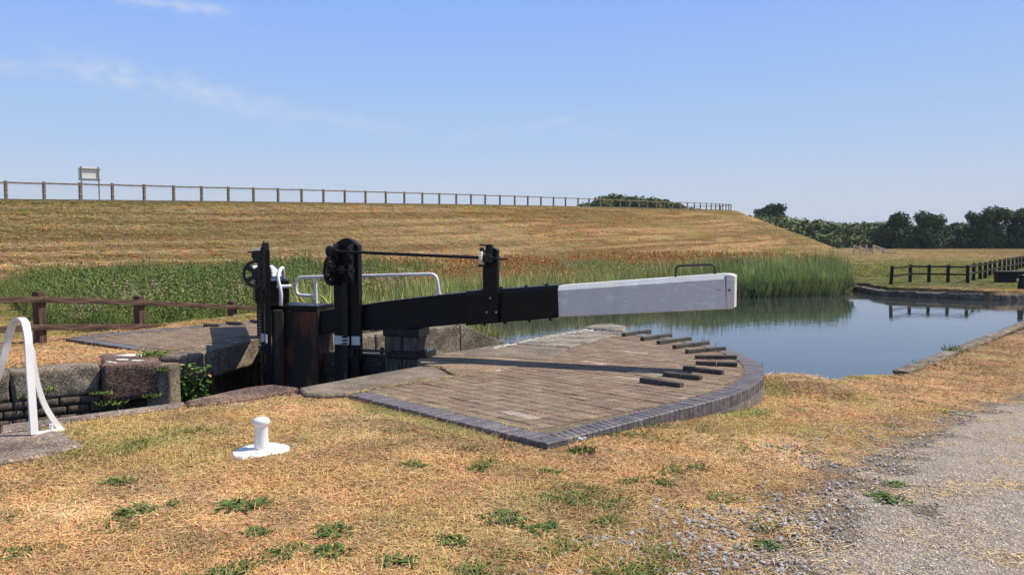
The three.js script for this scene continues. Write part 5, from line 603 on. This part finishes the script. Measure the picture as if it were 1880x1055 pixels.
// ---- waterside vegetation
const mass = [[-0.2, 17.6], [-2.6, 20.5], [-3.4, 26], [0.3, 32.6], [10, 39.7], [15.2, 41.2], [16.1, 43.6], [17.4, 46.5], [20, 55], [20, 66], [13, 76], [0, 63], [-10, 52], [-18, 44.5], [-23, 39.5], [-21, 36], [-15.5, 28], [-11.2, 21.4], [-8.3, 19.6], [-5.2, 21.5], [-4.6, 18.6], [-2.3, 17.0]];
{
  const r = rng(30), reedC = [[0.29, 0.41, 0.13], [0.25, 0.38, 0.12], [0.36, 0.44, 0.17]];
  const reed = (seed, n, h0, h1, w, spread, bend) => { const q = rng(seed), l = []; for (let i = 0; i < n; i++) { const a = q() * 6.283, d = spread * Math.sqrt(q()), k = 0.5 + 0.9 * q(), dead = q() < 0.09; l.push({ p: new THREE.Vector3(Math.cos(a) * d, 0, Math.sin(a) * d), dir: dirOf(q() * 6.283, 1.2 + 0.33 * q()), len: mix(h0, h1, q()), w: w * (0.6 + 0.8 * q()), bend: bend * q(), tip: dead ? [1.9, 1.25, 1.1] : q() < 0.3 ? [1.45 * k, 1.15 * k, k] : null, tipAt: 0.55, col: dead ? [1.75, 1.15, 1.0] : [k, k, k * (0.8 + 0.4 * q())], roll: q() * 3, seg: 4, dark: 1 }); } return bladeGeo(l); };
  const leafy = (seed, n, h0, h1, ls, flower) => { const q = rng(seed), l = []; for (let i = 0; i < n; i++) { const a = q() * 6.283, d = 0.3 * Math.sqrt(q()), hh = mix(h0, h1, q()), base = new THREE.Vector3(Math.cos(a) * d, 0, Math.sin(a) * d), dir = dirOf(q() * 6.283, 1.3 + 0.25 * q()), k = 0.7 + 0.6 * q(); l.push({ p: base, dir, len: hh, w: 0.012, bend: 0.02, col: [0.7 * k, 0.6 * k, 0.5 * k], seg: 2 }); const m = Math.round(hh * 30); for (let j = 0; j < m; j++) { const t = 0.12 + 0.88 * j / m, c = base.clone().addScaledVector(dir, hh * t), kk = k * (0.7 + 0.6 * q()); const fl = flower && t > 0.8; l.push({ p: c, dir: dirOf(q() * 6.283, -0.1 + 0.9 * q()), len: (fl ? 0.05 : ls * (1.15 - 0.6 * t)) * (0.7 + 0.6 * q()), w: (fl ? 0.05 : ls * 0.36), bend: 0.3 * q(), col: fl ? flower.map((v) => v * kk) : [kk, kk, kk], roll: q() * 3, seg: 2, leaf: 1 }); } } return bladeGeo(l); };
  const R1 = reed(1, 26, 0.7, 1.45, 0.034, 0.32, 0.42), R2 = reed(2, 30, 0.35, 0.85, 0.026, 0.34, 0.5), L1 = leafy(3, 10, 0.6, 1.25, 0.10), L2 = leafy(4, 10, 0.6, 1.25, 0.10, [1.9, 1.15, 2.9]), D1 = leafy(5, 9, 0.3, 0.85, 0.07, [1.12, 0.82, 0.7]);
  const buckets = { reeds: [], sedge: [], weeds: [], willowherb: [], docks: [] };
  for (let n = 0; n < 60000; n++) { const Z = 17 + 80 * Math.pow(r(), 1.25), X = -24 + r() * 52; if (!inside(X, Z, mass) || r() > clamp(30 / Z + 0.12)) continue; let dShore = distPoly(X, Z, shoreFar, false); const h0 = Math.max(landH(X, Z), WATER - 0.05), left = X < -4.6 + 0.05 * (Z - 20) && Z < 46, zone = fbm(X * 0.22, Z * 0.13, 88, 3), edge = distPoly(X, Z, mass);
    const s = (Z > 45 ? 1.25 : 1) * (0.8 + 0.4 * r()), fall = 0.55 + 0.45 * ss(edge, 0, 1.6), tn = r() * 6.28;
    if (left) { const lx = CX + F * X / Z, pinkBand = Math.abs(Z - (27 + 1.2 * (X + 8))) < 3.2 && X > -11 && zone > 0.4; const lift = 0.7 + 0.6 * fbm(X * 0.55, Z * 0.55, 93, 2); if (r() < 0.5) buckets[r() < 0.55 ? 'sedge' : 'reeds'].push([X, h0 - 0.02, Z, tn, s * fall * 0.95 * lift, mixc([0.17, 0.27, 0.065], [0.36, 0.32, 0.12], r() * r())]); else if (X < -6.5 + zone || zone < 0.42) buckets[pinkBand && r() < 0.6 ? 'willowherb' : 'weeds'].push([X, h0 - 0.02, Z, tn, s * fall * 0.92 * lift, mixc([0.14, 0.21, 0.055], [0.26, 0.26, 0.085], r() * 0.7 + zone * 0.4 - 0.2).map((v) => v * 1.1)]); else buckets[r() < 0.5 ? 'sedge' : pinkBand ? 'willowherb' : 'weeds'].push([X, h0 - 0.02, Z, tn, s * fall, mixc([0.28, 0.33, 0.09], [0.44, 0.35, 0.14], r())]); continue; }
    if (dShore < 4.2 + 2 * zone && (X > 7 || dShore < 2.2 + zone * 2)) buckets.reeds.push([X, h0 - 0.05, Z, tn, s * (X > 7 ? 1 : 0.8) * (0.7 + 0.3 * ss(dShore, 0, 1)) * (0.82 + 0.36 * vn(X * 0.9, Z * 0.9, 23)), mixc(reedC[n % 3], [0.56, 0.47, 0.22], r() * r() * 0.8).map((v) => v * (0.8 + 0.6 * vn(X * 0.7, Z * 0.7, 24)))]);
    else if (zone > 0.47 && r() < 0.05 + 0.5 * vn(X * 0.6, Z * 0.4, 91)) buckets.docks.push([X, h0 - 0.03, Z, tn, s * 1.05, mixc([0.44, 0.345, 0.13], [0.40, 0.22, 0.10], clamp(vn(X * 0.5, Z * 0.5, 7) * 1.5 - 0.45 + 0.5 * (r() - 0.5))).map((v) => v * 1.1)]);
    else if (r() < 0.4) buckets[r() < 0.3 ? 'willowherb' : 'weeds'].push([X, h0 - 0.03, Z, tn, s * 0.62, mixc([0.27, 0.32, 0.09], [0.40, 0.30, 0.12], clamp(zone * 1.6 - 0.3))]);
    else buckets.sedge.push([X, h0 - 0.03, Z, tn, s * (0.8 + 0.3 * zone), mixc(mixc([0.27, 0.33, 0.09], [0.52, 0.37, 0.14], clamp(zone * 1.7 - 0.4 + 0.5 * (r() - 0.5))), [0.42, 0.22, 0.10], r() < 0.12 ? 0.6 : 0)]); }
  // the tall green stand at the end of the pool
  for (let n = 0; n < 2200; n++) { const q = Math.pow(r(), 1.2) * (shoreFar.length - 1), i = Math.floor(q), t = q - i, p = shoreFar[i], s2 = shoreFar[i + 1], d = Math.hypot(s2[0] - p[0], s2[1] - p[1]), o = -0.5 + 1.1 * r(), X = mix(p[0], s2[0], t) + (s2[1] - p[1]) / d * o, Z = mix(p[1], s2[1], t) - (s2[0] - p[0]) / d * o; if (X > 15.6 || X < -4.2 || r() > d / 12) continue; buckets.reeds.push([X, WATER - 0.12, Z, r() * 6.28, (X > 7 ? 0.75 : 0.55) + 0.3 * r(), mixc([0.24, 0.33, 0.13], [0.42, 0.44, 0.2], r())]); }
  for (let n = 0; n < 1500; n++) { const t = r(), X = mix(8.5, 16.3, t), Z = mix(39.2, 42.6, t) + r() * 3.4 - 0.5; if (r() < 0.15 || inside(X, Z, channel) && distPoly(X, Z, channel) > 0.7) continue; buckets.reeds.push([X, Math.max(landH(X, Z), WATER) - 0.05, Z, r() * 6.28, (0.62 + 0.42 * r()) * (0.75 + 0.3 * vn(X * 1.1, Z * 1.1, 29)), mixc([0.25, 0.40, 0.15], [0.36, 0.48, 0.20], r())]); }
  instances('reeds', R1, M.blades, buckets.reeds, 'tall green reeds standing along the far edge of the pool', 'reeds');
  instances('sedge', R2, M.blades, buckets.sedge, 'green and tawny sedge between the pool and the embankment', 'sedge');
  instances('weeds', L1, M.blades, buckets.weeds, 'dense leafy green weeds behind the brown two rail fence', 'weeds');
  instances('willowherb', L2, M.blades, buckets.willowherb, 'pink flowering willowherb among the leafy weeds', 'wild flowers');
  instances('dock_plants', D1, M.blades, buckets.docks, 'rust brown seeding dock plants at the embankment foot', 'weeds');
}
// ---- small plants one can count
function rosette(seed, n, l0, l1, w, el0, el1) { const q = rng(seed), l = []; for (let i = 0; i < n; i++) { const k = 0.7 + 0.6 * q(); l.push({ p: new THREE.Vector3((q() - 0.5) * 0.17, 0.004, (q() - 0.5) * 0.15), dir: dirOf(i / n * 6.283 + q() * 0.6, mix(el0, el1, q())), len: mix(l0, l1, q()), w: w * (0.7 + 0.6 * q()), bend: 0.25 + 0.3 * q(), col: [0.10 * k, 0.155 * k, 0.042 * k], roll: (q() - 0.5) * 0.9, seg: 4, leaf: 1 }); } return bladeGeo(l); }
{
  const spots = [[447, 925, 1.25, 'biggest leafy weed on the left of the verge, below the white bollard'], [612, 970, 1.1, 'broad dark green weed, upper of a close pair right of and below the bollard'], [603, 1007, 1.05, 'broad dark green weed, lower of a close pair right of and below the bollard'],
    [925, 947, 1.15, 'large spreading weed in bare straw below the platform corner'], [996, 964, 0.95, 'spiky weed just right of the large spreading weed below the platform corner'], [830, 987, 0.85, 'low weed left of the large spreading weed below the platform corner'],
    [245, 932, 1.0, 'flat weed left of the biggest leafy weed, below the ladder rail slab'], [760, 847, 0.9, 'small weed near the straight blue brick edging, left one of two'], [879, 853, 0.85, 'small weed near the straight blue brick edging, right one of two'],
    [218, 877, 0.85, 'faint weed between the ladder rail slab and the flat weed on the left'], [524, 1004, 0.8, 'small weed left of the lower dark weed of the close pair'], [733, 1025, 0.9, 'straggling weed near the bottom of the view, right of the close pair'],
    [1630, 905, 1.05, 'green weed clump standing in the grey gravel of the towpath'], [420, 1042, 0.9, 'weed cut by the bottom edge of the view on the left'], [1222, 877, 0.8, 'dark little weed in dry grass right of the platform corner, right one of two'],
    [1157, 873, 0.6, 'dark little weed in dry grass right of the platform corner, left one of two'], [1008, 908, 0.7, 'pale weed straight under the platform corner, left one of two'], [1072, 908, 0.65, 'pale weed straight under the platform corner, right one of two'],
    [470, 971, 0.7, 'small weed under the biggest leafy weed on the left of the verge'], [1115, 950, 0.85, 'tufted grey green weed beside the first loose stones of the path'], [1648, 878, 0.7, 'small weed just behind the green clump in the gravel'],
    [318, 918, 0.55, 'tiny weed between the flat weed and the biggest leafy weed'], [1012, 858, 0.75, 'weed tuft in front of the tip of the platform corner'], [1407, 990, 0.7, 'weed among straw and loose stones at the gravel edge near the bottom']];
  const gs = [rosette(1, 90, 0.03, 0.075, 0.014, 0.1, 1.2), rosette(2, 110, 0.025, 0.07, 0.012, 0.05, 1.2), rosette(3, 70, 0.03, 0.08, 0.013, 0.1, 1.1)]; let i = 0;
  for (const [x, y, s, lab] of spots) { const [X, Z] = G(x, y + 8, -0.03), m = part('green_weed', gs[i % 3], M.leaf); tag(m, lab, 'weed', 'green weeds scattered in the near turf'); m.position.set(X, landH(X, Z) + 0.006, -Z); m.rotation.y = i * 1.7; m.scale.set(s * 1.15, s * 0.9, s * 1.15); i++; }
}
function sprig(name, label, X, h, Z, n, len, w, el, col, seed, spread = 0.1) { const q = rng(seed), l = []; for (let i = 0; i < n; i++) { const k = 0.6 + 0.8 * q(); l.push({ p: new THREE.Vector3((q() - 0.5) * spread, (q() - 0.5) * 0.02, (q() - 0.5) * spread), dir: dirOf(q() * 6.283, el * (0.5 + 0.7 * q())), len: len * (0.5 + 0.8 * q()), w: w * (0.7 + 0.6 * q()), bend: 0.3 * q(), col: col.map((v) => v * k), roll: q() * 2, seg: 3, leaf: 1 }); } const m = part(name, bladeGeo(l), M.leaf); m.position.set(X, h, -Z); return tag(m, label, 'plant'); }
{
  let p = G(352, 676); const q = rng(44), l = []; for (let i = 0; i < 420; i++) { const t = q(), y = 0.02 - 0.75 * t, x = (q() - 0.5) * (0.55 - 0.25 * t), k = 0.55 + 0.9 * q(); l.push({ p: new THREE.Vector3(x, y, (q() - 0.3) * 0.16), dir: dirOf(q() * 3.1, -0.5 + q()), len: 0.05 + 0.05 * q(), w: 0.05, bend: 0.3, col: q() < 0.12 ? [0.32 * k, 0.22 * k, 0.08 * k] : [0.09 * k, 0.16 * k, 0.03 * k], roll: (q() - 0.5), seg: 3, leaf: 1 }); } const ivy = part('ivy', bladeGeo(l), M.leaf); p = G(356, 672, -0.12); ivy.position.set(p[0], -0.08, -(p[1] - 0.12)); tag(ivy, 'bramble and ivy leaves hanging down the far lock wall beside the groove stone', 'plant');
  p = G(281, 651, 0.02); sprig('wall_weed', 'bright green clump of leaves on top of the reddish coping stone', p[0], 0.02, p[1], 130, 0.06, 0.02, 0.9, [0.17, 0.23, 0.05], 3, 0.36);
  for (const [x, y, lab, s] of [[60, 728, 'grassy tuft growing from the brickwork behind the white ladder rail', 1], [188, 722, 'leafy green weed at the joint under the two big coping stones', 0.9], [205, 741, 'green fern like plant low on the brick courses left of the groove', 1.1], [82, 716, 'ragged weed hanging below the long coping stone', 0.7], [280, 727, 'small weed at the foot of the reddish coping stone', 0.7], [300, 680, 'yellowing weed in the slot beside the groove stone', 0.6]]) { const Z = x < 290 ? 10.6 + x * 0.0022 : 11.3, a = AT(x, y, Z - 0.1); sprig('wall_weed', lab, a.x, a.y, -a.z, 80, 0.065 * s, 0.015, 0.9, [0.16, 0.21, 0.05], x, 0.26 * s); }
  p = G(1069, 826, -0.03); sprig('yarrow', 'green yarrow with a white flower head by the platform corner', p[0], landH(...p), p[1], 110, 0.07, 0.01, 1.1, [0.13, 0.19, 0.06], 5, 0.2); const fl = scene.children[scene.children.length - 1]; const fr = rng(6), fg = []; for (let i = 0; i < 22; i++) { const s = new THREE.IcosahedronGeometry(0.007, 0); s.translate((fr() - 0.5) * 0.06, 0.11 + 0.012 * fr(), (fr() - 0.5) * 0.04); fg.push(clean(s)); } part('flower_head', merge(fg), M.tubeWhite, fl);
  for (const [x, y, lab, len] of [[1296, 628, 'thin thistle with pale heads rising behind the curved brick edge', 0.3], [1398, 668, 'small dark weed at the back of the brick edge near the grass', 0.25]]) { const a = AT(x, y, x < 1300 ? 13.6 : 11.6); sprig('thistle', lab, a.x, a.y - 0.2, -a.z, 16, len, 0.012, 1.5, [0.16, 0.19, 0.08], x, 0.06); }
  for (const [x, y, lab] of [[1750, 645, 'spiky bank weed beside the pool edging stones'], [1748, 672, 'bright green patch of grass on the right bank']]) { const a = G(x, y, -0.9); sprig('bank_weed', lab, a[0], landH(...a), a[1], 70, x === 1750 ? 0.22 : 0.09, 0.014, 1.2, [0.13, 0.19, 0.04], x + y, x === 1750 ? 0.3 : 1.1); }
}
{ // low broad leaves of clover and moss green creeping through the turf and along the joints
  const r = rng(71), g = rosette(9, 22, 0.012, 0.03, 0.009, 0.1, 1.2), l = []; for (let n = 0; n < 9000; n++) { const Z = 3.8 + 9 * Math.pow(r(), 1.3), X = (r() * 2 - 1) * 0.62 * Z; if (!free(X, Z) || stony(X, Z) > 0.7 || ab(X, Z)[1] > 0) continue; if (vn(X * 1.6, Z * 1.6, 58) * 0.6 + vn(X * 6, Z * 6, 59) * 0.4 + 0.2 * green(X, Z) < 0.76) continue; l.push([X, landH(X, Z) + 0.012, Z, r() * 6.28, 0.7 + 0.7 * r(), mixc([0.95, 0.9, 0.9], [1.7, 1.2, 1.1], r())]); }
  instances('clover', g, M.blades, l, 'low clover leaves creeping through the dry turf', 'ground cover');
  const j = [], tuft = turfPatch(31, 16, 0.035, 0.012, 0.035, 0.003, 0.3, 1.3); const line = (p, q, n, w) => { for (let i = 0; i < n; i++) { const t = r(); if (vn(t * 9, p[0], 60) < 0.35) continue; j.push([mix(p[0], q[0], t) + (r() - 0.5) * w, 0.004, mix(p[1], q[1], t) + (r() - 0.5) * w, r() * 6.28, 0.6 + 0.8 * r(), mixc([0.62, 0.47, 0.2], [0.3, 0.32, 0.09], r() * r())]); } }; line(apron[0], apron[1], 110, 0.05); line(apron[1], apron[3], 50, 0.06); line(apron[3], G(1100, 603), 60, 0.22); const ip = (k) => [platEdge[k][0] + eNorm[0] * R_EDGE, platEdge[k][1] + eNorm[1] * R_EDGE]; line(ip(0), ip(1), 60, 0.03); line(G(780, 668), G(840, 686), 16, 0.05);
  for (let i = 0; i < 90; i++) { const d = mix(ANG0 + 4, 40, r()); j.push([...((p) => [p[0], 0.002, p[1]])(onCircle(rAt(d) - R_EDGE - 0.01, d)), r() * 6.28, 0.4 + 0.5 * r(), [0.5, 0.4, 0.18]]); }
  instances('joint_weeds', tuft, M.blades, j, 'tiny yellow green tufts in the joints of the brick platform', 'ground cover');
}
// ---- trees and bushes
function crownGeo(lobes, n, size, seed, tones) { const r = rng(seed), pos = [], col = [], idx = [], tot = lobes.reduce((s, l) => s + l[3] * l[3], 0); for (const [lx, ly, lz, lr, fy] of lobes) { const m = Math.round(n * lr * lr / tot); for (let i = 0; i < m; i++) { const d = dirOf(r() * 6.283, Math.asin(r() * 2 - 1)), q = lr * (0.3 + 1.0 * Math.sqrt(r())) * (0.86 + 0.3 * vn(d.x * 3 + lx * 3 + 20, d.z * 3 + d.y * 4 + 20, seed)); const c = new THREE.Vector3(lx + d.x * q, ly + d.y * q * (fy ?? 0.85), lz + d.z * q); const t = tones[Math.floor(r() * tones.length)], k = 0.75 + 0.5 * r(), s = size * (0.55 + 0.9 * r()), nrm = d.clone().add(new THREE.Vector3(r() - 0.5, r() - 0.3, r() - 0.5).multiplyScalar(1.5)).normalize(), a = new THREE.Vector3().crossVectors(nrm, new THREE.Vector3(r() - 0.5, r() - 0.5, r() - 0.5)).normalize(), b = new THREE.Vector3().crossVectors(nrm, a), o = pos.length / 3; for (const [u, v] of [[-1, 0.1], [-0.1, -0.75], [1, -0.1], [0.15, 0.8]]) { pos.push(c.x + a.x * u * s + b.x * v * s, c.y + a.y * u * s + b.y * v * s, c.z + a.z * u * s + b.z * v * s); col.push(t[0] * k, t[1] * k, t[2] * k); } idx.push(o, o + 1, o + 2, o, o + 2, o + 3); } } const g = new THREE.BufferGeometry(); g.setAttribute('position', new THREE.Float32BufferAttribute(pos, 3)); g.setAttribute('color', new THREE.Float32BufferAttribute(col, 3)); g.setIndex(idx); g.computeVertexNormals(); return g; }
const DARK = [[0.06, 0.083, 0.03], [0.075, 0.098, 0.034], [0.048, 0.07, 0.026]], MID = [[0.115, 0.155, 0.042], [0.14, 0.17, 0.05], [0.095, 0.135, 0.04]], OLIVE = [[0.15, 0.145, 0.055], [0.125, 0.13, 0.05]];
function tree(label, px0, px1, pyTop, pyBase, Z, seed, tones, n, group) {
  const a = AT(px0, pyBase, Z), b = AT(px1, pyTop, Z), w = b.x - a.x, h = b.y - a.y, t = thing('tree', label, 'tree', group), r = rng(seed); t.position.set((a.x + b.x) / 2, a.y, a.z);
  const lobes = []; for (let i = 0; i < 46; i++) { const q = (r() * 2 - 1) ** 1, v = 0.10 + 0.84 * r(), rr = Math.min(w, h) * (0.07 + 0.10 * r()); const lim = Math.sqrt(Math.max(0.05, 1 - Math.abs((v - 0.42) / 0.62) ** 3)); lobes.push([q * (w / 2 - rr * 0.85) * lim, v * h, (r() - 0.5) * w * 0.6, rr]); } lobes.push([0, h * 0.5, 0, Math.min(w, h) * 0.36], [w * 0.04, h - Math.min(w, h) * 0.2, 0, Math.min(w, h) * 0.2], [-w * 0.3, h * 0.2, 0, h * 0.2], [w * 0.3, h * 0.2, 0, h * 0.2]);
  part('crown', crownGeo(lobes, n * 2.4, 0.2, seed, tones), M.leaf, t); const tr = []; tr.push(cyl(0.32, 0.18, h * 0.6, [0, h * 0.3 - 0.3, 0], 'y', 9)); for (let i = 0; i < 6; i++) { const l = lobes[i]; tr.push(tube([new THREE.Vector3(0, h * (0.22 + 0.05 * i), 0), new THREE.Vector3(l[0] * 0.5, h * (0.3 + 0.06 * i), l[2] * 0.5), new THREE.Vector3(l[0], l[1], l[2])], 0.07, 8, 6)); } part('trunk', merge(tr), M.bark, t); return t;
}
tree('broad dark green tree at the left end of the field edge row', 1606, 1692, 396, 482, 150, 3, DARK, 7500, null);
tree('dark oak with sky showing through its airy top, right of the broad tree', 1668, 1748, 393, 482, 149, 4, DARK, 5200, null);
tree('low green tree between the airy oak and the tall rounded tree', 1735, 1790, 410, 482, 151, 5, MID.concat(DARK), 5000, null);
tree('tall rounded green tree with pale building showing beside it', 1772, 1856, 386, 482, 150, 6, DARK.concat([MID[2]]), 7500, null);
tree('dark tree cut by the right edge of the view', 1848, 1930, 385, 482, 149, 7, DARK, 7000, null);
tree('rounded lone tree above the hedge at the end of the embankment', 1386, 1446, 374, 428, 190, 8, DARK, 4200, null);
{ // scrub woodland behind the embankment foot, and the thicket behind the crest
  const bushes = (name, label, list, seed, tones, size, n) => { const lobes = list.flatMap(([px, top, base, Z, wpx], i) => { const a = AT(px, base, Z), b = AT(px, top, Z), h = b.y - a.y, w = wpx * Z / F; const r = rng(seed + i), o = []; for (let k = 0; k < 14; k++) { const rr = Math.min(w, h) * (0.1 + 0.14 * r()); o.push([a.x + (r() - 0.5) * w, a.y + rr * 0.5 + r() * (h - rr * 1.3), a.z + (r() - 0.5) * 5, rr, 0.9]); } o.push([a.x, a.y + h * 0.45, a.z, h * 0.48, 0.95]); return o; }); return tag(part(name, crownGeo(lobes, n, size, seed, tones), M.leaf), label, 'woodland', null, 'stuff'); };
  const l = []; const r = rng(60); for (let i = 0; i < 26; i++) { const t = i / 25, x = mix(1375, 1625, t); l.push([x, mix(396, 409, ss(t, 0, 0.8)) + 6 * r(), 470, 165 + 25 * r(), 32]); } for (let i = 0; i < 12; i++) { const x = 1440 + 17 * i; l.push([x, 428 + 10 * r(), 470, 158 + 5 * r(), 26]); }
  bushes('scrub_woodland', 'mid green scrub woodland along the foot of the embankment end', l, 11, MID.concat([DARK[1]]).concat(OLIVE), 0.32, 70000);
  const c = []; for (let i = 0; i < 13; i++) { const t = i / 12; c.push([mix(1072, 1285, t), 358 + 34 * (t - 0.28) ** 2 * 1.6 + (t < 0.1 ? 10 : 0) + 4 * r(), 398, 172 + 14 * r(), 26]); }
  bushes('thicket', 'rounded green bushes showing behind the crest fence', c, 12, MID.concat([DARK[1]]), 0.32, 30000);
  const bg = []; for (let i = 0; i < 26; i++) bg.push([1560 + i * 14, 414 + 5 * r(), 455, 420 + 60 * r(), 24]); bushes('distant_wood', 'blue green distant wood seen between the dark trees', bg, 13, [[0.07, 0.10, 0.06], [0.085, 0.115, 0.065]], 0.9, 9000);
}
{ // pale houses half hidden by the trees
  const house = (label, x0, x1, y0, y1, Z) => { const t = thing('house', label, 'house'), a = AT(x0, y1 + 30, Z), b = AT(x1, y0, Z); part('wall', bx(a.x, b.x, a.y, b.y, -Z - 6, -Z, 0.02), M.housePale, t); part('roof', prism([[a.x - 0.3, b.y], [b.x + 0.3, b.y], [(a.x + b.x) / 2 + 1, b.y + 1.0], [(a.x + b.x) / 2 - 1, b.y + 1.0]], -Z - 6.3, -Z + 0.3, 0.02), M.houseRoof, t); const wd = bx(mix(a.x, b.x, 0.15), mix(a.x, b.x, 0.35), b.y - 1.9, b.y - 0.7, -Z - 0.02, -Z + 0.03, 0.01); part('window', wd, M.glass, t); };
  house('pale rendered house glimpsed between the low and the tall rounded tree', 1772, 1801, 421, 432, 156); house('pale house glimpsed at the right edge between two dark trees', 1856, 1884, 421, 430, 156);
}
renderer.render(scene, camera);
